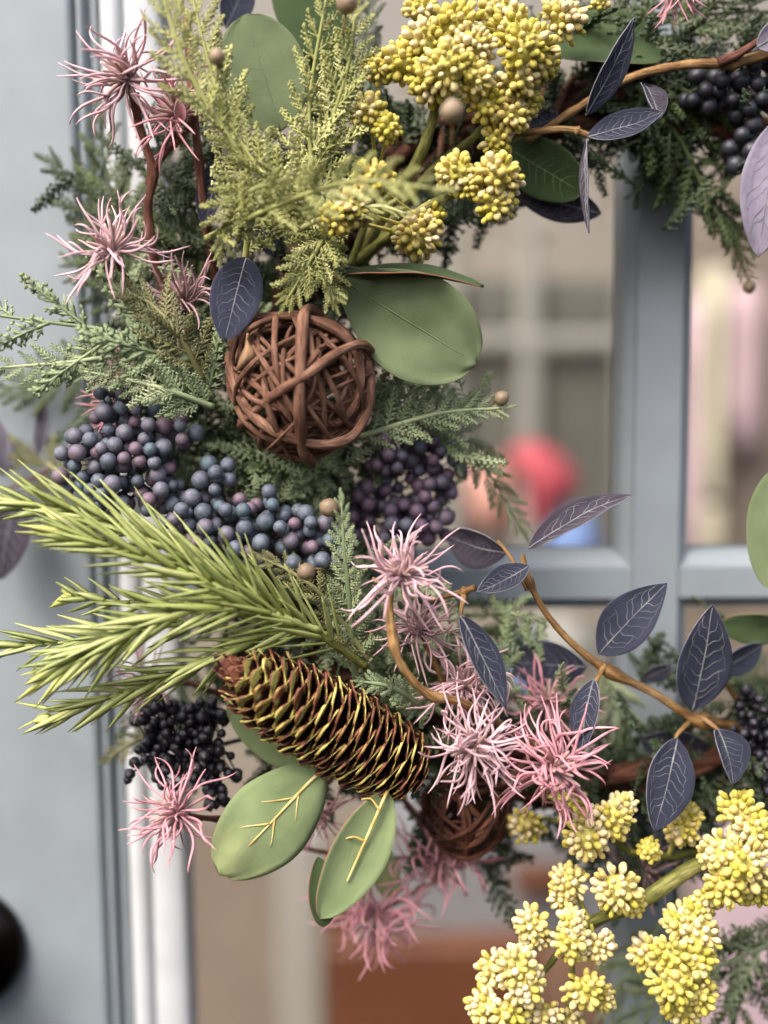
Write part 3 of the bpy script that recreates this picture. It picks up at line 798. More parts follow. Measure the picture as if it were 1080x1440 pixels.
def leaf(parent, a, b, wpx, key, rim, veins='navy', roll=0, cup=0.25, bend=0.04, prof=(0.9, 0.85, 0), twist=0, fold=False, ripple=0.018, vkey='vein', label=None, back=None):
    """a, b: (px, py, h) of base and tip"""
    A, B = P(*a), P(*b)
    LEAF_SEED[0] += 1
    W = wpx * PX * (0.6 - (a[2] + b[2]) / 2) / (0.6 - 0.085)
    fn, nr, L = leaf_surface(A, B, W, roll, cup, bend, prof, twist, fold, ripple, LEAF_SEED[0])
    mb = MB(); mb.grid(fn, 26, 12, uvs=True)
    mats = [MT[key], MT[rim]] + ([MT[back]] if back else [])
    o = part('leaf', mb, mats, parent)
    so = o.modifiers.new('thickness', 'SOLIDIFY'); so.thickness = 0.00035; so.offset = 0; so.material_offset_rim = 1
    if label: o['label'] = label
    def on(u, v, k=1):
        return fn(u, v) + nr(u, v) * 0.00028 * k
    vb = MB()
    if veins in ('navy', 'faint', 'full'):
        k = 0.72 if veins == 'navy' else 0.55
        r = 0.00022 * k * min(1.6, max(0.8, L / 0.03))
        for side in ((1, -1) if veins == 'navy' else (1,)):
            vb.tube([on(0.0 + 0.97 * i / 16, 0.5, side) for i in range(17)], lambda t: r * 1.5 * (1 - 0.7 * t) + 0.00005, 5)
            nv = 7 if veins == 'navy' else 6
            for i in range(nv):
                for s in (1, -1):
                    u0 = 0.10 + 0.74 * (i + (0.35 if s > 0 else 0)) / nv + rnd(-.02, .02)
                    reach = rnd(0.30, 0.40); du = rnd(0.10, 0.17)
                    pts = []
                    for j in range(8):
                        t = j / 7
                        pts.append(on(min(0.97, u0 + du * (t ** 1.4) + 0.012 * sin(t * 9 + i)), 0.5 + s * reach * t, side))
                    vb.tube(pts, lambda t: r * (0.75 - 0.45 * t), 4)
                    if veins == 'navy' and i < nv - 1:       # marginal loop to the next lateral
                        e0 = (u0 + du, reach); pts = [on(min(0.97, e0[0] + 0.09 * t / 4), 0.5 + s * (reach - 0.05 * sin(t / 4 * pi) * 0 - 0.03 * t / 4), side) for t in range(5)]
                        vb.tube(pts, r * 0.35, 3)
    elif veins == 'rib':
        vb.tube([on(0.0 + 0.9 * i / 16, 0.5) for i in range(17)], lambda t: .0004 * (1 - .75 * t), 5)
        for i in range(7):
            for sgn in (1, -1):
                u0 = .12 + .1 * i + rnd(-.02, .02); du = rnd(.12, .2); rc = rnd(.3, .42)
                vb.tube([on(min(.97, u0 + du * (t / 7) ** 1.2), .5 + sgn * rc * t / 7, .45) for t in range(8)], lambda t: .00016 * (1 - .7 * t), 4)
    elif veins == 'gold':
        vb.tube([on(-0.0 + 0.72 * i / 12, 0.5) for i in range(13)], lambda t: 0.0009 * (1 - 0.7 * t), 6)
        for u0, s, ln in ((0.24, 1, .2), (0.28, -1, .24), (0.48, 1, .2), (0.52, -1, .22)):
            vb.tube([on(u0 + ln * 0.75 * t / 5, 0.5 + s * ln * t / 5) for t in range(6)], lambda t: 0.0005 * (1 - 0.75 * t), 5)
    if vb.v:
        part('vein', vb, MT[vkey], o)
    return o

# navy leaved branch sweeping right from the centre
NL = (0.86, 0.85, 0)
NW = (0.95, 0.72, 0)
def stem_tube(parent, pts, r0, r1, key, name='stem', knots=(), jitter=0.06, n=12):
    pw = spline([P(*p) for p in pts], n)
    def rad(t):
        r = r0 + (r1 - r0) * t
        for k, g in knots: r *= 1 + g * math.exp(-((t - k) / 0.03) ** 2)
        return r
    mb = MB(); mb.tuv = True; mb.tube(pw, rad, 10, jitter=jitter)
    return part(name, mb, MT[key], parent)

r = thing('navy_leaf_branch', 'long tan branch with veined navy leaves sweeping right across the glazing bars', 'branch', P(1000, 1022, .06))
stem_tube(r, [(735, 780, .092), (742, 812, .09), (765, 858, .085), (800, 900, .08), (850, 940, .075), (920, 975, .07), (975, 1010, .066), (1030, 1020, .055), (1090, 1040, .045)], .0011, .0022, 'tanstem', knots=((.14, .7), (.52, .9), (.78, 1.0)))
stem_tube(r, [(700, 760, .085), (722, 790, .088), (742, 830, .088)], .0006, .0011, 'tanstem', 'side_stem')
stem_tube(r, [(850, 935, .076), (840, 955, .08), (835, 962, .084)], .0012, .0007, 'tanstem', 'side_stem')
stem_tube(r, [(975, 1010, .066), (955, 1030, .07), (948, 1042, .074)], .0012, .0006, 'tanstem', 'side_stem')
stem_tube(r, [(980, 1005, .066), (1000, 1018, .07), (1012, 1028, .075)], .0012, .0006, 'tanstem', 'side_stem')
stem_tube(r, [(1012, 940, .06), (1030, 975, .052), (1050, 1000, .045)], .0010, .0014, 'tanstem', 'side_stem')
leaf(r, (743, 772, .094), (888, 696, .100), 56, 'plumleaf', 'navyrim', roll=-48, cup=.35, bend=.06, prof=NL)
leaf(r, (744, 796, .096), (670, 834, .102), 46, 'navy', 'navyrim', roll=38, cup=.3, bend=-.05, prof=NL)
leaf(r, (712, 778, .07), (628, 752, .055), 66, 'plumleaf', 'navyrim', roll=-30, cup=.3, bend=.08, prof=NW)
leaf(r, (842, 920, .078), (938, 820, .088), 78, 'navy', 'navyrim', roll=-22, cup=.25, bend=.05, prof=NL)
leaf(r, (836, 955, .086), (818, 1062, .094), 50, 'navy', 'navyrim', roll=40, cup=.35, bend=.06, prof=NL)
leaf(r, (825, 938, .06), (716, 930, .04), 74, 'navy', 'navyrim', veins='faint', roll=0, cup=.2, bend=.05, prof=NW)
leaf(r, (974, 1000, .07), (1002, 850, .082), 86, 'navy', 'navyrim', roll=6, cup=.22, bend=.03, prof=NL)
leaf(r, (1008, 944, .055), (1072, 906, .05), 46, 'navy', 'navyrim', veins='faint', roll=20, cup=.3, bend=.04, prof=NW)
leaf(r, (946, 936, .05), (902, 956, .045), 24, 'navy', 'navyrim', veins='faint', roll=0, cup=.3, prof=NW)
leaf(r, (952, 1038, .078), (920, 1168, .092), 78, 'navy', 'navyrim', roll=-8, cup=.25, bend=.04, prof=NW)
leaf(r, (1010, 1026, .078), (1030, 1104, .09), 66, 'navy', 'navyrim', roll=-26, cup=.5, bend=.08, prof=(0.75, 0.7, 0))
leaf(r, (1040, 1035, .045), (1078, 1100, .04), 50, 'navy', 'navyrim', veins='faint', roll=0, prof=NW)
leaf(r, (900, 1040, .045), (1000, 1060, .04), 60, 'navy', 'navyrim', veins='faint', roll=10, prof=NW)

r = thing('navy_leaf_stalk', 'tan forked stalk with one narrow navy leaf hanging over the pink flowers', 'branch', P(655, 845, .09))
stem_tube(r, [(606, 845, .07), (630, 838, .085), (652, 832, .094), (668, 826, .097)], .0010, .0014, 'tanstem', knots=((.7, .8),))
stem_tube(r, [(652, 834, .094), (650, 850, .098), (647, 866, .102)], .0014, .0006, 'tanstem', 'side_stem')
leaf(r, (647, 866, .103), (711, 996, .108), 54, 'navy', 'navyrim', roll=-30, cup=.35, bend=.03, prof=NL)

r = thing('navy_leaf_branch', 'tan branch with curled navy leaves at the top right over the cedar', 'branch', P(1080, 80, .07))
stem_tube(r, [(1100, 70, .075), (1030, 88, .075), (960, 92, .075), (880, 112, .075), (800, 160, .075), (740, 200, .07)], .0024, .0013, 'tanstem', knots=((.2, .6), (.8, .3)))
stem_tube(r, [(1010, 88, .078), (1040, 75, .08), (1085, 45, .08)], .0022, .0012, 'redstem', 'side_stem')
stem_tube(r, [(700, 192, .075), (760, 184, .082), (800, 182, .085), (828, 190, .086)], .0016, .0012, 'tanstem', 'side_stem', knots=((.8, .8),))
leaf(r, (824, 162, .088), (892, 24, .096), 46, 'navy', 'navyrim', roll=36, cup=.3, bend=.05, prof=NL)
leaf(r, (826, 192, .088), (932, 158, .094), 56, 'navy', 'navyrim', roll=-30, cup=.3, bend=-.05, prof=NW)
leaf(r, (905, 118, .07), (926, 168, .09), 42, 'plumleaf', 'navyrim', roll=-20, cup=.5, bend=.05, prof=NW)
leaf(r, (826, 196, .088), (828, 328, .09), 22, 'plumleaf', 'navyrim', roll=62, cup=.5, bend=.03, prof=NL)
leaf(r, (845, 300, .055), (722, 270, .06), 54, 'plumleaf', 'navyrim', roll=-18, cup=.25, bend=.04, prof=NW)
leaf(r, (1100, 165, .10), (1066, 362, .10), 84, 'lavleaf', 'navyrim', roll=22, cup=.35, bend=.05, prof=NW)
leaf(r, (1064, 66, .09), (1110, 40, .09), 44, 'lavleaf', 'navyrim', roll=10, cup=.25, prof=NW)
leaf(r, (790, 165, .06), (744, 180, .055), 34, 'navy', 'navyrim', veins='faint', roll=0, prof=NW)

r = thing('navy_leaf_sprig', 'sprig with an oval navy leaf touching the top left of the vine ball', 'branch', P(350, 330, .07))
stem_tube(r, [(330, 300, .06), (345, 335, .075), (346, 366, .088)], .0010, .0006, 'redstem')
leaf(r, (346, 362, .094), (316, 479, .104), 76, 'navy', 'navyrim', roll=-6, cup=.18, bend=.04, prof=(0.92, 0.62, 0))
leaf(r, (318, 215, .07), (288, 320, .075), 52, 'navy', 'navyrim', roll=24, cup=.3, bend=.04, prof=NW)
leaf(r, (352, 285, .075), (386, 362, .08), 48, 'navy', 'navyrim', roll=-14, cup=.2, prof=NW)
leaf(r, (318, 40, .05), (350, -30, .05), 50, 'navy', 'navyrim', veins='faint', roll=10, prof=NW)

r = thing('plum_leaf_sprig', 'blurred plum leaf sprig lying against the door at the left edge', 'branch', P(20, 690, .01))
stem_tube(r, [(70, 660, .018), (30, 680, .014), (-20, 700, .012)], .0009, .0006, 'redstem')
leaf(r, (25, 690, .014), (0, 815, .022), 84, 'plumleaf', 'navyrim', veins='faint', roll=10, prof=NW)
leaf(r, (52, 640, .014), (62, 560, .014), 22, 'lavleaf', 'navyrim', veins='faint', roll=30, prof=NW)
leaf(r, (5, 670, .014), (-2, 590, .014), 30, 'lavleaf', 'navyrim', veins='faint', roll=30, prof=NW)

# green leaves
RD = (0.98, 0.5, 0)
r = thing('green_leaf_pair', 'large round green leaf with a thin rolled one above it, right of the vine ball', 'leaf', P(480, 400, .07))
leaf(r, (478, 392, .082), (672, 512, .09), 158, 'green', 'greenrim', veins='rib', vkey='greenvein', roll=10, cup=.22, bend=.05, prof=(1.38, 0.52, 0), ripple=.05)
leaf(r, (484, 386, .094), (680, 403, .092), 64, 'deepleaf', 'redrim', veins='none', roll=-66, cup=.25, bend=.05, prof=RD)
stem_tube(r, [(445, 375, .06), (470, 388, .075), (482, 399, .086)], .0012, .0009, 'tanstem')
r = thing('green_leaf_pair', 'two pale green leaves with golden ribs hanging below the pine cone', 'leaf', P(510, 1080, .07))
leaf(r, (455, 1080, .094), (308, 1230, .105), 132, 'pale', 'greenrim', veins='gold', vkey='goldvein', roll=-8, cup=-.16, bend=.02, prof=(1.12, .5, 0), ripple=.04)
leaf(r, (545, 1112, .092), (450, 1292, .104), 92, 'pale', 'redrim', veins='none', roll=-14, cup=.25, bend=.04, prof=(0.95, .6, 0), ripple=.01)
leaf(r, (448, 1205, .094), (455, 1304, .103), 46, 'deepleaf', 'redrim', veins='none', roll=-20, cup=.2, bend=.05, prof=(1.2, .5, 0))
stem_tube(r, [(545, 1112, .0955), (528, 1150, .0985), (506, 1200, .1015), (488, 1240, .103)], .0008, .0004, 'goldvein', 'vein', jitter=.02)
stem_tube(r, [(534, 1140, .0985), (522, 1124, .0985), (508, 1124, .0985)], .0005, .0003, 'goldvein', 'vein', jitter=.02)
stem_tube(r, [(511, 1182, .1010), (498, 1177, .1018), (484, 1180, .102)], .0005, .0003, 'goldvein', 'vein', jitter=.02)
stem_tube(r, [(480, 1060, .085), (470, 1070, .092), (452, 1084, .096)], .0010, .0008, 'goldvein', 'stem')
r = thing('green_leaf', 'pale green leaf half hidden behind the lower side of the pine cone', 'leaf', P(430, 1075, .06))
leaf(r, (452, 1075, .07), (322, 975, .068), 92, 'pale', 'greenrim', veins='none', roll=10, cup=.1, prof=(1.0, .5, 0))
leaf(r, (535, 1060, .05), (495, 1110, .05), 60, 'deepleaf', 'greenrim', veins='none', roll=10, cup=.1, prof=RD)
r = thing('green_leaf_pair', 'smooth round green leaf and its neighbour at the top edge behind the lime cedar', 'leaf', P(400, 160, .05))
leaf(r, (395, 185, .075), (345, 20, .08), 128, 'green', 'greenrim', veins='rib', vkey='greenvein', roll=0, cup=.1, bend=.03, prof=RD)
leaf(r, (480, 90, .05), (395, -40, .05), 100, 'deepleaf', 'greenrim', veins='none', roll=10, cup=.1, prof=RD)
leaf(r, (460, 180, .045), (455, 40, .045), 84, 'deepleaf', 'greenrim', veins='none', roll=10, cup=.1, prof=RD)
r = thing('green_leaf', 'dark green leaf lying across the cedar at the top right of the yellow buds', 'leaf', P(780, 80, .05))
leaf(r, (750, 70, .06), (932, 82, .065), 92, 'deepleaf', 'greenrim', veins='none', roll=-34, cup=.25, bend=.04, prof=RD)
leaf(r, (800, 40, .05), (925, 60, .05), 70, 'deepleaf', 'greenrim', veins='none', roll=-10, cup=.25, bend=.04, prof=RD)
r = thing('green_leaf', 'deep green leaf pointing right below the tan branch over the glass', 'leaf', P(725, 215, .055))
leaf(r, (712, 208, .062), (820, 272, .068), 84, 'deepleaf', 'greenrim', veins='rib', vkey='greenvein', roll=14, cup=.2, bend=.04, prof=RD)
r = thing('green_leaf', 'green leaf cut off by the right picture edge beside the pane', 'leaf', P(1090, 690, .07))
leaf(r, (1092, 660, .085), (1086, 830, .085), 76, 'green', 'greenrim', veins='none', roll=40, cup=.3, prof=RD)
r = thing('green_leaf', 'dark green leaf lying over the glazing bar at the right edge', 'leaf', P(1100, 880, .05))
leaf(r, (1110, 885, .05), (1012, 878, .05), 52, 'deepleaf', 'greenrim', veins='none', roll=-20, cup=.2, prof=RD)
r = thing('green_leaf', 'small pale green leaf hanging below the lower vine ball', 'leaf', P(545, 1200, .04))
leaf(r, (545, 1195, .045), (548, 1265, .04), 44, 'pale', 'greenrim', veins='none', roll=20, cup=.2, prof=RD)
leaf(r, (520, 1190, .045), (500, 1235, .04), 30, 'pale', 'greenrim', veins='none', roll=20, cup=.2, prof=RD)

# ------------------------------------------------------------------ vine balls
def vine_ball(label, c, h, rpx, n, key, front=(), rmin=.0012, rmax=.0024, seed=3):
    random.seed(seed)
    C = P(c[0], c[1], h)
    R = rpx * PX * (0.6 - h) / 0.515
    root = thing('vine_ball', label, 'vine ball', C - UPC * R)
    for k in range(n):
        # loops a little off great circles, pulled flat here and there
        nrm = rvec().normalized()
        off = rnd(-0.45, 0.45)
        u = nrm.orthogonal().normalized(); v = nrm.cross(u)
        ph = rnd(0, 6.28); rr = rnd(0.86, 0.99); span = rnd(0.55, 1.0) * 2 * pi
        pts = []
        m = 34
        for i in range(m + 1):
            a = ph + span * i / m
            q = sqrt(1 - off * off)
            w_ = rr * (1 + 0.05 * sin(2 * a + k) + 0.04 * sin(3 * a + 2 * k))
            pts.append(C + (u * cos(a) * q + v * sin(a) * q + nrm * (off + 0.06 * sin(2 * a + 1.3 * k))) * R * w_)
        r0 = rnd(rmin, rmax)
        mb = MB(); mb.tuv = True; mb.tube(pts, lambda t: r0 * (1 + 0.1 * sin(t * 31 + k)) * (1 - 0.25 * t), 10, jitter=0.05)
        part('twig', mb, MT[key], root)
    for pts, r0 in front:
        pw = spline([C + RTC * (x - c[0]) * PX * (0.6 - h - z * 0.001) / .515 - UPC * (y - c[1]) * PX * (0.6 - h - z * 0.001) / .515 + TOCAM * z * 0.001 for x, y, z in pts], 8)
        mb = MB(); mb.tuv = True; mb.tube(pw, lambda t: r0 * .72 * (1 + 0.08 * sin(t * 23)), 12, jitter=0.04)
        part('twig', mb, MT[key], root)
    return root, C, R
FR = [
 ([(452, 446, 8), (436, 440, 18), (432, 470, 28), (430, 540, 33), (428, 600, 27), (430, 640, 14), (440, 650, 2)], .0032),
 ([(338, 600, 2), (352, 592, 14), (400, 562, 30), (440, 540, 34), (480, 508, 29), (512, 490, 18), (528, 498, 4)], .0027),
 ([(330, 470, 4), (324, 520, 10), (350, 580, 17), (400, 620, 19), (460, 632, 16), (502, 616, 12), (522, 570, 8), (522, 510, 6)], .0029),
 ([(350, 450, 8), (400, 448, 14), (450, 458, 20), (500, 490, 16), (512, 540, 14), (492, 590, 14), (440, 615, 15)], .0024),
 ([(342, 530, 12), (344, 480, 18), (365, 462, 20), (390, 452, 18)], .0016),
 ([(392, 452, 20), (392, 500, 27), (398, 540, 28), (420, 600, 20)], .0018),
 ([(440, 470, 24), (450, 520, 29), (462, 570, 25), (460, 615, 16)], .0016),
 ([(420, 560, 24), (450, 585, 22), (475, 606, 16)], .0015),
 ([(385, 500, 22), (384, 540, 22), (400, 590, 20), (420, 620, 14)], .0015),
 ([(330, 455, 4), (380, 448, 10), (430, 452, 14), (480, 466, 14), (505, 500, 10)], .0028),
]
rt, C0, R0 = vine_ball('large round ball of woven reddish vine twigs above the berries', (422, 541), .082, 104, 40, 'vine', FR, .0008, .0016)
mb = MB()
mb.grid(lambda u, v: C0 + RTC * ((350 + 14 * v * sin(pi * min(.95, u + .12)) * 2 - 10 + 14 * u - 422) * PX) - UPC * ((478 + 52 * (1 - u) - 541) * PX) + TOCAM * (0.020 + 0.004 * sin(v * 5) + .003 * sin(u * 6)), 8, 5)
o = part('dry_leaf', mb, MT['dryleaf'], rt); so = o.modifiers.new('t', 'SOLIDIFY'); so.thickness = .0003
vine_ball('small dark vine ball under the pink flowers at the bottom', (655, 1140), .055, 64, 22, 'vine_dark', (), .0008, .0016, seed=9)
random.seed(21)

# ------------------------------------------------------------------ pine cone
def pine_cone():
    T = P(311, 933, .112); B = P(582, 1088, .078)
    ax = (T - B); L = ax.length; a = ax.normalized()
    root = thing('pine_cone', 'long brown pine cone with yellow painted scale edges lying across the wreath', 'pine cone', B)
    u = (TOCAM - a * TOCAM.dot(a)).normalized(); v = a.cross(u)
    RM = 68 * PX
    def rad(t):      # outer radius along the cone
        pts = [(0, .74), (.06, .92), (.2, 1.02), (.4, 1.06), (.6, 1.02), (.75, .92), (.87, .74), (.95, .50), (1, .28)]
        for (t0, r0), (t1, r1) in zip(pts, pts[1:]):
            if t <= t1: return RM * (r0 + (r1 - r0) * (t - t0) / (t1 - t0))
        return RM * .2
    mb = MB(); 
    Mx = Matrix((u, v, a)).transposed().to_4x4(); Mx.translation = B
    mb.lathe([(0, 0)] + [(L * t, rad(t) * 0.42) for t in (0.0, .1, .3, .5, .7, .85, .93)] + [(L * .97, 0)], 14, Mx)
    part('core', mb, MT['scale_in'], root)
    # scale mesh: length 1 along +X, width 1 along Y, outer (under) face towards -Z ... curved like a spoon
    meshes = []; tipm = []; paint = []
    for k in range(4):
        random.seed(40 + k)
        sd = k * 3.1
        def fn(uu, vv):
            y = vv * 2 - 1
            wd = 0.5 * (0.42 + 0.58 * sin(min(1.0, uu * 1.5) * pi / 2)) * (1 - max(0, uu - .45) ** 2 * 1.5)
            tip = 0.15 * y * y * (uu ** 2.5)
            e = 0.07 * mnoise.noise(Vector((y * 3.2, sd, 0.5))) * uu ** 4
            return Vector((uu - tip * 2.2 + e, y * wd, -0.20 * uu * uu + 0.03 * y * y * uu - 0.0 + 0.05 * (uu ** 6)))
        mb = MB(); mb.grid(fn, 7, 8, uvs=True)
        me, _ = mb.mesh('scale', [MT['scale'], MT['scale_in'], MT['scale_rim']])
        meshes.append(me)
        me2 = me.copy(); me2.materials[0] = MT['scale_tip']; me2.materials[2] = MT['scale_tip']; tipm.append(me2)
        me3 = me.copy(); me3.materials[0] = MT['scale_painted']; paint.append(me3)
    random.seed(8)
    N = 175; ga = pi * (3 - sqrt(5))
    for i in range(N):
        s = (i + 0.5) / N
        t = s ** 0.97
        ro = rad(t)
        th = i * ga
        rdir = u * cos(th) + v * sin(th)
        # opening angle: wide low on the cone, closing at the tip
        op = radians(72 - 36 * max(0, (t - .55) / .45) + (10 if t < .1 else 0)) * rnd(.96, 1.04)
        if t > .93: op = radians(18)
        base_r = ro * 0.34
        ln = (ro - base_r) / max(sin(op), .35) * rnd(.97, 1.04)
        if t > .9: ln = min(ln, RM * .55)
        d = rdir * sin(op) + a * cos(op)
        pos = B + a * (L * t - ln * cos(op) * 0.75) + rdir * base_r
        zz = a * sin(op) - rdir * cos(op)
        zz = -zz                                   # +Z of the scale faces outward / to the base
        wdt = (2 * pi * ro / 6.2) * rnd(.95, 1.08)
        if t > .9: wdt = max(wdt, ln * .8)
        M = frame(d, zz, pos, (ln, wdt, ln))
        o = link('scale', (tipm if t > .935 else paint if t > rnd(.5, .72) else meshes)[i % 4], M, root)
        so = o.modifiers.new('t', 'SOLIDIFY'); so.thickness = .065; so.offset = -1; so.material_offset = 1; so.material_offset_rim = 2
pine_cone()

# ------------------------------------------------------------------ pine spray with long flat needles
def pine_spray():
    root = thing('pine_spray', 'fresh yellow green pine spray with long needles pointing left', 'pine branch', P(515, 938, .08))
    meshes = []
    for k in range(6):
        random.seed(60 + k)
        cv, cz = rnd(-.10, .10), rnd(-.10, .04)
        mb = MB()
        pts = [Vector((t / 7, cv * (t / 7) ** 2, cz * (t / 7) ** 2)) for t in range(8)]
        mb.tube(pts, lambda t: 0.034 * (0.65 + 0.5 * sin(pi * min(1, t * 1.1))) * (1 - t ** 4 * 0.75), 4, flat=0.45, nrm=Vector((0, 0, 1)))
        meshes.append(mb)
    mesh_old = [m.mesh('needle', MT['needle'])[0] for m in meshes]
    mesh_new = [m.mesh('needle', MT['needle_tip'])[0] for m in meshes]
    random.seed(77)
    BR = [  # points, needles, needle length px, stem radius, tip tuft
     ([(515, 938, .082), (455, 896, .095), (390, 855, .104), (300, 804, .108), (180, 742, .108), (70, 712, .108), (-25, 704, .106)], 88, 112, .0017, 0),
     ([(430, 882, .100), (340, 838, .114), (240, 796, .118), (150, 764, .118), (92, 748, .116)], 58, 104, .0012, 9),
     ([(450, 886, .098), (360, 858, .112), (250, 862, .116), (150, 905, .114), (72, 944, .110)], 70, 106, .0013, 9),
     ([(460, 892, .094), (390, 888, .102), (290, 930, .104), (170, 975, .100), (66, 1010, .096)], 58, 96, .0013, 9),
     ([(330, 868, .098), (200, 885, .096), (90, 903, .092), (-30, 912, .088)], 36, 90, .0011, 0),
     ([(260, 846, .098), (170, 846, .094), (98, 838, .090)], 18, 56, .0009, 8),
    ]
    total = 0
    for bi, (pts, n, nl, r0, tuft) in enumerate(BR):
        pw = spline([P(*p) for p in pts], 12)
        mb = MB(); mb.tuv = True; mb.tube(pw, lambda t: r0 * (1 - 0.6 * t), 8, jitter=.05)
        br = part('branch', mb, MT['greenstem' if bi == 0 else 'needle'], root)
        m = len(pw)
        for i in range(n):
            t = 0.10 + 0.88 * (i + rnd(-.3, .3)) / n
            f = t * (m - 1); j = min(int(f), m - 2)
            p = pw[j].lerp(pw[j + 1], f - j); T = (pw[min(j + 2, m - 1)] - pw[max(j - 1, 0)]).normalized()
            th = i * 2.4 + rnd(-.4, .4)
            e1 = T.cross(TOCAM).normalized(); e2 = e1.cross(T).normalized()
            if e2.dot(TOCAM) < 0: e2 = -e2
            rd = e1 * cos(th) * 1.1 + e2 * (sin(th) * 0.6 + 0.15)
            op = radians(rnd(22, 44)) * (1 - .35 * t)
            d = T * cos(op) + rd * sin(op)
            ln = nl * PX * rnd(.8, 1.1) * (1 - .35 * max(0, t - .7) / .3) 
            M = frame(d, rd + TOCAM * .6, p, (ln, 0.039 * rnd(.75, 1.2), 0.036))
            link('needle', random.choice(mesh_new if t > .9 and tuft else mesh_old), M, br); total += 1
        if tuft:
            T = (pw[-1] - pw[-4]).normalized(); e1 = T.orthogonal().normalized(); e2 = T.cross(e1)
            for i in range(tuft):
                th = i * 2.4; op = radians(12 + 5 * (i % 4))
                rd = e1 * cos(th) + e2 * sin(th)
                link('needle', random.choice(mesh_new), frame(T * cos(op) + rd * sin(op), rd, pw[-1] - T * .002, (26 * PX * rnd(.7, 1.1), .05, .045)), br)
    return total
pine_spray()

# ------------------------------------------------------------------ pink spiky flowers
PET = {}
def petal_meshes(key):
    if key not in PET:
        L = []
        for k in range(12):
            random.seed(300 + k)
            curly = key.endswith('_curly')
            th = 0.0; ph = 0.0; kz = rnd(-.9, .9) * (1.7 if curly else 1.1); ky = rnd(-.7, .7) * (1.5 if curly else 1.1)
            wz = rnd(.4, 1.3) * (1.6 if curly else .9) * random.choice((-1, 1)); p = Vector((0, 0, 0)); pts = [p.copy()]
            for t in range(13):
                f = t / 12
                th = kz * f + wz * (sin(f * 5.5 + k) - sin(k)) * .55; ph = ky * f + .25 * wz * sin(f * 4.0)
                p = p + Vector((cos(th) * cos(ph), sin(ph), sin(th))) / 13
                pts.append(p.copy())
            mb = MB(); mb.tube(pts, lambda t: .025 * (.72 + .28 * min(1, t * 4)) * (1 - .35 * t) * (1 - max(0, t - .8) * 3.2), 6, flat=.85)
            L.append(mb.mesh('petal', MT[key.replace('_curly', '')])[0])
        PET[key] = L
    return PET[key]
CORE = []
for k in range(4):
    random.seed(400 + k)
    mb = MB(); cz = rnd(-.15, .15)
    mb.tube([Vector((t / 6, 0, cz * (t / 6) ** 2)) for t in range(7)], lambda t: .13 * (.7 + .4 * sin(pi * t * .8)) * (1 - .35 * t ** 3), 7)
    CORE.append(mb.mesh('inner_petal', MT['core'])[0])
random.seed(31)
def flower(label, c, h, rpx, axis, key='pink', n=44, spread=(18, 105), stem=None, stemkey='redstem', ncore=12, group='pink spiky flowers'):
    """axis: (right, up, towards viewer) the flower faces"""
    C = P(c[0], c[1], h)
    A = (RTC * axis[0] + UPC * axis[1] + TOCAM * axis[2]).normalized()
    root = thing('spiky_flower', label, 'flower', C, group)
    e1 = A.orthogonal().normalized(); e2 = A.cross(e1)
    R = rpx * PX * (0.6 - h) / 0.515
    mb = MB(); Mx = frame(e1, A, C - A * R * .08)
    mb.lathe([(-R * .12, 0), (-R * .10, R * .07), (0, R * .11), (R * .06, R * .09), (R * .09, 0)], 10, Mx)
    part('flower_base', mb, MT['core'], root)
    pm = petal_meshes(key)
    n = int(n * 1.2)
    for i in range(n):
        f = (i + .5) / n
        po = radians(spread[0] + (spread[1] - spread[0]) * f ** .75 + rnd(-7, 7))
        az = i * 2.39996 + rnd(-.25, .25)
        rd = e1 * cos(az) + e2 * sin(az)
        d = A * cos(po) + rd * sin(po)
        ln = R * rnd(.72, 1.18) * (0.8 + .25 * f)
        up = A * sin(po) - rd * cos(po)
        if random.random() < .3: up = up + rvec(.8)
        M = frame(d, up, C - A * R * .04 + rd * R * .04, (ln, R * rnd(.85, 1.15), R))
        link('petal', random.choice(pm), M, root)
    for i in range(ncore):
        po = radians(8 + 50 * sqrt((i + .5) / ncore)); az = i * 2.4
        rd = e1 * cos(az) + e2 * sin(az)
        d = A * cos(po) + rd * sin(po)
        ln = R * rnd(.30, .46)
        link('inner_petal', random.choice(CORE), frame(d, rd, C, (ln, ln * .55, ln * .55)), root)
    if stem:
        stem_tube(root, [(c[0], c[1], h)] + stem, .0010, .0016, stemkey, knots=((.5, .3),))
    return root
flower('upper left pink spiky flower spreading its petals over the grey door', (178, 108), .092, 108, (-.6, .1, .55), 'pink', 46, stem=[(195, 180, .08), (212, 235, .075), (208, 330, .065), (230, 420, .05)])
flower('pink spiky flower with one broad petal just right of the uppermost one', (250, 160), .09, 92, (-.45, .45, .5), 'rose', 34, stem=[(240, 205, .075), (216, 235, .072), (208, 260, .07)])
flower('pink spiky flower at the far left above the long sage frond', (158, 352), .10, 98, (-.2, .75, .45), 'pink', 42, spread=(18, 98), stem=[(170, 380, .09), (185, 405, .08), (210, 440, .06)])
flower('mauve spiky flower between the navy oval leaf and the cedar', (258, 420), .075, 84, (-.3, .7, .5), 'mauve', 44, stem=[(275, 450, .06), (300, 480, .045)])
flower('rose pink spiky flower half hidden behind the topmost blue berries', (170, 560), .065, 80, (-.8, .1, .35), 'rose', 34, stem=[(230, 590, .05), (300, 620, .04)])
flower('pale pink spiky flower in the middle on the curved tan stem', (566, 808), .108, 100, (.05, .6, .55), 'pink', 50, spread=(14, 104))
flower('dusky spiky flower just below the middle pink one', (590, 884), .085, 80, (.1, .6, .5), 'mauve', 44, stem=[(610, 930, .08), (640, 985, .07), (690, 1030, .05)], stemkey='tanstem')
flower('pink spiky flower behind the narrow hanging navy leaf', (655, 965), .082, 92, (.25, .55, .6), 'pink_curly', 50, stem=[(672, 1010, .07), (720, 1050, .05)], stemkey='tanstem')
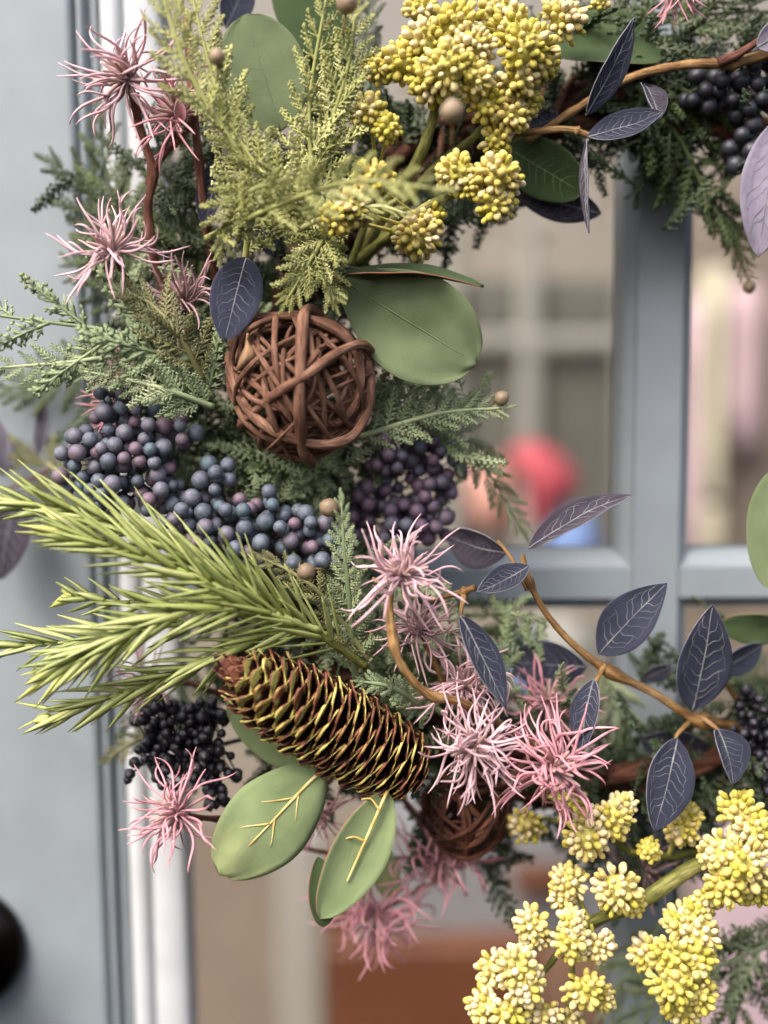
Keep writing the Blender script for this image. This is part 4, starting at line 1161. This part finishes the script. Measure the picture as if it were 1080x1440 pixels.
flower('large curly pale pink flower right beside the pine cone', (668, 1050), .105, 98, (-.15, -.05, .95), 'pink_curly', 66, spread=(24, 108), stem=[(690, 1040, .09), (740, 1050, .06)], stemkey='tanstem', ncore=9)
flower('curly pink flower drooping onto the yellow buds', (780, 1082), .10, 106, (.2, -.15, .9), 'rose_curly', 66, spread=(20, 108), stem=[(800, 1080, .08), (850, 1090, .05)], ncore=14)
flower('blurred pink flower behind the small hanging navy leaf', (772, 985), .06, 84, (.1, .6, .5), 'rose', 36, stem=[(790, 1030, .05), (820, 1070, .04)])
flower('pink spiky flower at the lower left against the white door moulding', (248, 1142), .098, 96, (-.8, .1, .5), 'rose', 44, stem=[(285, 1150, .085), (330, 1150, .06), (400, 1130, .05)])
flower('muted pink flower peeking out under the pine needles', (205, 965), .06, 78, (-.5, -.4, .4), 'mauve', 34, stem=[(260, 960, .05), (320, 980, .04)])
flower('dull rose flower behind the two golden ribbed leaves', (446, 1145), .06, 62, (0, -.3, .6), 'rose', 28, stem=[(455, 1110, .05), (480, 1080, .04)])
flower('blurred pink flower hanging below the small vine ball', (618, 1208), .04, 98, (.15, -.6, .45), 'rose_curly', 52, stem=[(600, 1170, .028), (570, 1130, .028)])
flower('blurred lowest pink flower hanging over the brown background', (526, 1288), .04, 104, (-.05, -.7, .4), 'rose_curly', 52, stem=[(570, 1262, .028), (620, 1235, .028), (680, 1190, .03)], stemkey='tanstem')
flower('pink flower cut off by the top picture edge over the dark cedar', (955, -18), .075, 66, (0, -.4, .7), 'rose', 30)
flower('mauve flower hidden among the bottom yellow buds', (905, 1225), .05, 66, (-.2, -.1, .8), 'mauve', 30)
# broad petal bract, tan curved stem, red brown canes
r = thing('curved_tan_stem', 'curved knobbly tan stem carrying the middle pink flower', 'stem', P(655, 990, .085))
stem_tube(r, [(562, 812, .104), (549, 835, .108), (550, 880, .112), (562, 930, .112), (600, 975, .106), (655, 990, .096), (720, 1030, .07), (800, 1080, .045)], .0013, .0021, 'tanstem', knots=((.30, .45), (.36, .5), (.6, .3)), jitter=.09)
stem_tube(r, [(548, 838, .108), (536, 822, .107), (524, 812, .106)], .0011, .0005, 'tanstem', 'side_stem')
r = thing('red_brown_cane', 'forked red brown cane rising behind the upper left flowers', 'stem', P(240, 470, .05))
stem_tube(r, [(190, 130, .085), (196, 180, .08), (215, 240, .076), (208, 290, .072), (214, 350, .066), (228, 400, .058), (260, 480, .045)], .0018, .0022, 'redstem', knots=((.35, .3), (.6, .25)), jitter=.08)
stem_tube(r, [(214, 242, .076), (232, 215, .078), (258, 190, .08), (270, 160, .082)], .0016, .0014, 'redstem', 'side_stem')
r = thing('red_brown_cane', 'straight red brown cane just right of the forked one', 'stem', P(300, 360, .05))
stem_tube(r, [(262, 20, .07), (268, 120, .078), (276, 190, .078), (284, 270, .074), (292, 330, .066), (310, 420, .045)], .0016, .0020, 'redstem', knots=((.3, .2), (.5, .3)), jitter=.08)
r = thing('broad_pink_petal', 'broad folded pink petal on the straight cane', 'petal', P(258, 165, .096))
leaf(r, (256, 172, .097), (250, 140, .103), 20, 'rose', 'pink', veins='none', roll=10, cup=.5, prof=NW)
r = thing('tan_twig', 'bare brown twig running below the small vine ball', 'stem', P(380, 1160, .04))
stem_tube(r, [(330, 1150, .05), (390, 1180, .045), (440, 1195, .042), (520, 1208, .04), (620, 1205, .038)], .0010, .0012, 'redstem', jitter=.08)

# ------------------------------------------------------------------ berries
def ico(sub=2):
    import bmesh
    bm = bmesh.new(); bmesh.ops.create_icosphere(bm, subdivisions=sub, radius=1.0)
    mb = MB(); mb.v = [v.co.copy() for v in bm.verts]; mb.f = [tuple(v.index for v in f.verts) for f in bm.faces]; mb.m = [0] * len(mb.f)
    bm.free(); return mb
def berry_mesh(key, squash=1.0):
    mb = ico(3)
    for v in mb.v:                                   # little blossom pit on +Z
        d = sqrt(v.x * v.x + v.y * v.y)
        if v.z > 0 and d < .28: v.z -= .10 * (1 - d / .28)
        n = mnoise.noise(v * 1.7) * .03
        v *= 1 + n
        v.z *= squash
    return mb.mesh('berry', MT[key])[0]
def berry_bunch(label, lobes, key, rpx, h, spine, n=150, depth=1.0, group='berry bunches', seed=1, squash=1.0, hs=None, wire='wire', name='berry_bunch', stalk=0):
    random.seed(seed)
    root = thing(name, label, 'berries', P(spine[0][0], spine[0][1], h - .01), group)
    sp = spline([P(x, y, h + dz) for x, y, dz in spine], 8)
    me = berry_mesh(key, squash)
    pts = []; r = rpx * PX * (0.6 - h) / 0.515
    wsum = [l[2] ** 2.2 for l in lobes]
    tries = 0
    while len(pts) < n and tries < n * 60:
        tries += 1
        l = random.choices(lobes, wsum)[0]
        C = P(l[0], l[1], h + (l[3] if len(l) > 3 else 0))
        R = l[2] * PX
        q = rvec()
        if q.length > 1: continue
        if q.length < .45 and random.random() < .6: continue
        p = C + q * R * Vector((1, depth, 1)).length / 1.732
        rr = r * rnd(.78, 1.16)
        if all((p - p2).length > (rr + r2) * .93 for p2, r2 in pts): pts.append((p, rr))
    wb = MB()
    for p, rr in pts:
        a = min(sp, key=lambda s: (s - p).length)
        dirv = (p - a).normalized() if (p - a).length > 1e-5 else TOCAM
        out = (dirv + rvec(.7) + TOCAM * .15).normalized()
        Mr = frame(out.orthogonal(), out, p, rr)
        link('berry', me, Mr, root)
        mid = a.lerp(p, .5) + Vector((0, 0, -.001))
        wb.tube([a, mid, p], .00035, 4)
        if stalk:
            pass
    part('stalks', wb, MT[wire], root)
    mb = MB(); mb.tube(sp, .0009, 6); part('stem', mb, MT[wire], root)
    return root
berry_bunch('big trailing bunch of pearly blue grey berries on the left', [(165, 575, 34), (120, 640, 38), (165, 640, 42), (205, 650, 40), (205, 605, 32), (252, 605, 24), (103, 668, 24), (225, 690, 34), (160, 690, 36), (303, 672, 26), (262, 715, 36), (300, 735, 40), (335, 735, 38), (375, 715, 28), (390, 745, 34), (350, 765, 30), (430, 745, 34), (455, 770, 34), (420, 785, 30)],
            'berry', 11.8, .085, [(470, 790, -.03), (400, 770, -.02), (320, 750, -.015), (240, 710, -.012), (170, 650, -.01), (165, 590, -.01)], 285, seed=4)
berry_bunch('dark plum berry bunch under the round green leaf', [(540, 640, 28, .014), (600, 640, 36), (625, 660, 26), (605, 690, 36), (575, 730, 40), (610, 735, 30), (560, 760, 34), (530, 690, 34, -.005), (500, 740, 34, -.01)],
            'plum', 11.4, .052, [(520, 620, -.02), (560, 680, -.015), (580, 760, -.012)], 160, seed=5)
berry_bunch('round black berries hanging at the right edge beside the cedar', [(1050, 100, 34), (1020, 125, 30), (985, 130, 26), (1060, 150, 28), (1050, 185, 16), (1050, 220, 26), (1030, 215, 14), (1075, 130, 24)],
            'black', 13.0, .062, [(1090, 60, -.01), (1040, 120, -.01), (1050, 230, -.01)], 62, seed=6)
def bud_bunch(label, lobes, h, n, seed, spine):
    random.seed(seed)
    root = thing('bud_bunch', label, 'berries', P(spine[0][0], spine[0][1], h), 'black bud bunches')
    sp = spline([P(x, y, h + dz) for x, y, dz in spine], 8)
    mb = MB(); mb.lathe([(-1.35, 0), (-1.3, .28), (-.9, .62), (-.2, 1.0), (.4, .86), (.8, .45), (1.0, .16), (1.12, 0)], 9)
    me = mb.mesh('bud', MT['blackbud'])[0]
    wb = MB(); pts = []
    tries = 0
    while len(pts) < n and tries < 6000:
        tries += 1
        l = random.choices(lobes, [q[2] ** 2 for q in lobes])[0]
        q = rvec()
        if q.length > 1: continue
        p = P(l[0], l[1], h) + q * l[2] * PX
        if any((p - p2).length < .0030 for p2 in pts): continue
        pts.append(p)
        a = min(sp, key=lambda s: (s - p).length)
        d = ((p - a).normalized() + rvec(.35)).normalized()
        r = 8.2 * PX * rnd(.8, 1.2)
        link('bud', me, frame(d.orthogonal(), d, p, r), root)
        wb.tube([a, a.lerp(p, .5) + rvec(.0015), p - d * r], .00042, 4)
    part('stalks', wb, MT['blackbud'], root)
    mb = MB(); mb.tube(sp, .0010, 6); part('stem', mb, MT['blackbud'], root)
bud_bunch('spiky bunch of small black buds under the pine needles', [(215, 1012, 34), (250, 1030, 50), (290, 1045, 46), (300, 1090, 36), (240, 1070, 40), (205, 1060, 24), (185, 1093, 12), (285, 1005, 30), (305, 1120, 22)], .07, 190, 7, [(340, 1040, -.02), (290, 1050, -.012), (240, 1040, -.008), (200, 1075, -.006)])
bud_bunch('small black bud bunch at the right edge below the navy leaves', [(1055, 985, 22), (1060, 1020, 32), (1070, 1060, 36), (1045, 1005, 14), (1080, 1095, 26)], .06, 52, 8, [(1110, 1080, -.015), (1075, 1040, -.01), (1050, 985, -.006)])

# ------------------------------------------------------------------ yellow bud sprays
BUDM = {}
for key, k in [(q, j) for q in ('bud_lemon', 'bud_mixed', 'bud_cream') for j in range(3)]:
    random.seed(500 + k)
    mb = MB(); w_ = (.28, .31, .25)[k]
    mb.lathe([(0, .05), (.18, .12), (.42, w_ * .8), (.66, w_), (.84, w_ * .82), (.95, w_ * .45), (1.0, 0)], 9)
    BUDM.setdefault(key, []).append(mb.mesh('bud', MT[key])[0])
def yellow(label, heads, stems, seed, flock=()):
    random.seed(seed)
    root = thing('yellow_bud_spray', label, 'flower spray', P(*stems[0][0][0]), 'yellow bud sprays')
    allp = []
    for i, (pts, r0, r1) in enumerate(stems):
        pw = spline([P(*p) for p in pts], 10); allp += pw
        mb = MB(); mb.tuv = True; mb.tube(pw, lambda t: (r0 + (r1 - r0) * t) * (1 + .06 * sin(t * 25)), 10, jitter=.06)
        part('stem', mb, MT['greenstem'], root)
    for (x, y, rp, h, dx, dy, dz) in heads:
        D = (RTC * dx - UPC * dy + TOCAM * dz).normalized()
        rp *= 1.14
        R = rp * PX * (0.6 - h) / 0.515
        tipc = P(x, y, h)
        hub = tipc - D * R * .55
        a = min(allp, key=lambda s: (s - hub).length + .3 * abs(s.y - hub.y))
        mb = MB()
        Mx = frame(D.orthogonal(), D, hub)
        mb.lathe([(-R * .30, 0), (-R * .26, R * .08), (0, R * .30), (R * .25, R * .50), (R * .5, R * .50), (R * .70, R * .34), (R * .80, 0)], 12, Mx)
        mid = a.lerp(hub, .55) + UPC * rnd(-.001, .001)
        mb.tube(spline([a, mid, hub], 5), .00085, 6)
        hd = part('flower_head', mb, MT['hub'], root)
        n = int(18 + 26 * (rp / 44) ** 2)
        mixk = random.choice((('bud_lemon', 'bud_lemon', 'bud_mixed'), ('bud_mixed', 'bud_lemon', 'bud_cream'), ('bud_cream', 'bud_mixed', 'bud_cream')))
        lob = rvec(1.0).normalized(); bias = [random.choice(mixk) for _ in range(6)]
        e1 = D.orthogonal().normalized(); e2 = D.cross(e1)
        for i in range(n):
            f = (i + .5) / n
            po = radians(4 + 96 * f ** .62); az = i * 2.39996 + rnd(-.12, .12)
            rd = e1 * cos(az) + e2 * sin(az)
            d = (D * cos(po) + rd * sin(po) + rvec(.08)).normalized()
            ln = 21 * PX * rnd(.72, 1.15) * (.8 + .2 * min(1.2, rp / 36))
            tip = hub + D * R * .25 + d * R * rnd(.74, 1.0)
            kk = bias[int((az % (2 * pi)) / (2 * pi) * 3) % 3 + (3 if f > .45 else 0)]
            link('bud', random.choice(BUDM[kk]), frame(d.orthogonal(), d, tip - d * ln, (ln * .92, ln * .92, ln)), hd)
    return root
H = lambda x, y, r, h=.085, dx=0, dy=0, dz=1: (x, y, r, h, dx, dy, dz)
yellow('tallest cream and yellow bud spray against the top edge', [
  H(525, 96, 26, .085, -.9, .1, .5), H(562, 84, 36, .09, -.2, -.2, .8), H(602, 52, 40, .092, 0, -.3, .8), H(645, 28, 42, .094, .1, -.5, .8), H(632, 92, 42, .105, 0, 0, 1), H(668, 112, 36, .1, .3, .2, .9), H(688, 150, 30, .092, .4, .5, .7), H(590, 8, 30, .075, 0, -.8, .5), H(600, 118, 34, .095, -.4, .4, .8), H(668, 60, 34, .098, .2, 0, 1)],
  [([(500, 370, .05), (540, 300, .065), (590, 220, .075), (612, 150, .08), (625, 60, .08)], .0034, .0014)], 61)
yellow('bright yellow bud spray right of the tallest one', [
  H(722, 38, 40, .09, 0, -.5, .8), H(748, 66, 44, .10, .3, 0, .9), H(732, 112, 36, .095, .2, .4, .8), H(722, 165, 32, .09, .3, .5, .8), H(748, 142, 26, .085, .8, 0, .5), H(798, 22, 36, .088, .6, -.3, .7), H(772, 90, 28, .086, .8, .2, .5), H(704, 5, 34, .085, -.2, -.7, .6), H(845, 0, 16, .085, .4, -.5, .6), H(700, 200, 26, .086, .1, .5, .8)],
  [([(510, 368, .05), (600, 250, .06), (680, 180, .07), (715, 110, .075), (760, 20, .075)], .0026, .0012), ], 62)
yellow('lower yellow bud spray overhanging the glass and the round leaf', [
  H(638, 246, 34, .095, -.4, .3, .8), H(664, 262, 24, .095, .2, .3, .9), H(704, 245, 40, .098, .3, -.1, .9), H(700, 292, 32, .095, .2, .7, .7), H(588, 338, 38, .085, .2, .7, .6), H(605, 310, 28, .085, .3, .3, .8), H(515, 150, 28, .098, -.3, -.3, .8), H(545, 182, 24, .098, 0, .3, .8), H(468, 312, 26, .108, -.3, .5, .8), H(502, 290, 30, .108, .1, .2, .9), H(530, 250, 32, .110, .2, 0, .9)],
  [([(505, 366, .06), (550, 330, .078), (610, 285, .086), (680, 262, .082)], .0028, .0014), ([(495, 372, .06), (515, 310, .07), (530, 250, .07)], .002, .001)], 63)
yellow('upper yellow bud spray at the bottom right below the pink flowers', [
  H(738, 1165, 32, .065, -.2, .6, .6), H(800, 1118, 26, .06, 0, -.5, .6), H(828, 1158, 30, .085, -.2, -.2, .9), H(822, 1186, 36, .092, -.2, .5, .8), H(866, 1150, 34, .09, .4, -.2, .8), H(882, 1128, 20, .088, .5, -.6, .6), H(968, 1145, 28, .075, .3, -.5, .7), H(958, 1172, 28, .078, -.2, .3, .8), H(915, 1196, 20, .085, .2, -.3, .9)],
  [([(1060, 1180, .05), (980, 1200, .062), (900, 1202, .07), (840, 1170, .07), (760, 1150, .055)], .0022, .001)], 64)
yellow('dense cream and yellow bud spray at the right edge of the bottom bunch', [
  H(1042, 1138, 36, .088, 0, -.6, .8), H(1066, 1172, 36, .095, .3, -.1, .9), H(1012, 1200, 36, .098, -.5, 0, .8), H(1050, 1220, 42, .104, 0, .1, 1), H(1018, 1252, 36, .1, -.4, .5, .8), H(1072, 1252, 34, .095, .4, .5, .8), H(992, 1270, 24, .09, -.5, .6, .6)],
  [([(1110, 1160, .05), (1060, 1190, .065), (1030, 1220, .07)], .0026, .0016)], 65)
yellow('yellow bud spray on the thick stem in the middle of the bottom bunch', [
  H(798, 1238, 30, .088, -.3, -.5, .8), H(788, 1266, 26, .085, -.6, .4, .6), H(868, 1252, 38, .096, -.1, -.1, 1), H(894, 1276, 22, .09, .5, .6, .6), H(742, 1300, 30, .09, -.7, 0, .7), H(752, 1324, 26, .088, -.1, .8, .6), H(806, 1296, 26, .098, 0, -.3, .9), H(802, 1332, 32, .10, -.2, .4, .9), H(846, 1336, 28, .096, .5, .4, .8)],
  [([(1060, 1190, .055), (980, 1218, .075), (890, 1275, .082), (845, 1290, .084), (800, 1310, .08), (770, 1310, .078)], .0042, .001)], 66)
yellow('long yellow bud spray hanging at the bottom right of the middle', [
  H(962, 1298, 34, .09, -.2, -.6, .8), H(990, 1318, 34, .094, .4, 0, .9), H(985, 1280, 26, .09, .4, -.5, .8), H(908, 1345, 34, .09, -.7, -.1, .7), H(945, 1348, 36, .1, -.2, 0, 1), H(982, 1358, 36, .098, .5, .2, .8), H(948, 1392, 40, .102, -.1, .3, .9), H(985, 1405, 32, .096, .4, .5, .8), H(962, 1428, 32, .094, 0, .8, .6)],
  [([(1050, 1200, .055), (1000, 1270, .07), (965, 1330, .076), (955, 1400, .074)], .0022, .0012)], 67)
yellow('lowest left yellow bud spray running off the bottom edge', [
  H(692, 1362, 32, .088, -.6, -.5, .7), H(728, 1362, 36, .10, 0, -.2, 1), H(742, 1394, 32, .10, .3, .4, .9), H(678, 1418, 34, .092, -.7, .1, .7), H(715, 1432, 34, .098, 0, .5, .9), H(768, 1432, 30, .092, .2, .6, .8), H(825, 1398, 36, .098, .1, .3, .9), H(852, 1406, 24, .092, .7, .3, .6), H(800, 1440, 26, .085, 0, .8, .6)],
  [([(860, 1285, .08), (800, 1325, .084), (770, 1360, .084), (730, 1410, .08)], .0018, .0011), ([(800, 1320, .082), (805, 1370, .082), (795, 1440, .08)], .0012, .001)], 68)

# ------------------------------------------------------------------ little tan pods
def pod(label, x, y, h, rp, ang=0):
    p = P(x, y, h); r = rp * PX * (0.6 - h) / .515
    root = thing('seed_pod', label, 'seed pod', p, 'tan seed pods')
    d = (RTC * cos(radians(ang)) + UPC * sin(radians(ang)) + TOCAM * .2).normalized()
    mb = MB(); mb.lathe([(-1.0 * r, 0), (-.97 * r, .22 * r), (-.75 * r, .68 * r), (-.2 * r, 1.0 * r), (.35 * r, .95 * r), (.78 * r, .62 * r), (1.0 * r, .28 * r), (1.12 * r, 0)], 14, frame(d.orthogonal(), d, p))
    part('pod_shell', mb, MT['pod'], root)
    mb = MB(); mb.tuv = True; mb.tube([p - d * r * .95, p - d * r * 1.6 - UPC * r * .2, p - d * r * 2.2 - UPC * r * .6], .0004, 5)
    part('stalk', mb, MT['tanstem'], root)
for a in (('tan pod beside the upright cedar sprig between the berry bunches', 463, 714, .098, 14, 160), ('tan pod at the end of the pine needles, below the berries', 431, 804, .102, 13, 200),
          ('tan pod at the right end of the sage sprig over the glass', 705, 560, .08, 11, 30), ('out of focus pod in front of the yellow buds', 636, 157, .15, 17, 90),
          ('pale brown pod at the top edge above the lime cedar', 488, 4, .12, 16, 80), ('pod among the out of focus lime cedar at the top left', 305, 80, .125, 12, 90),
          ('small brown pod hanging at the right edge over the pink reflection cloth', 1053, 404, .028, 9, -90)):
    pod(*a)
print('objects', len(bpy.data.objects))
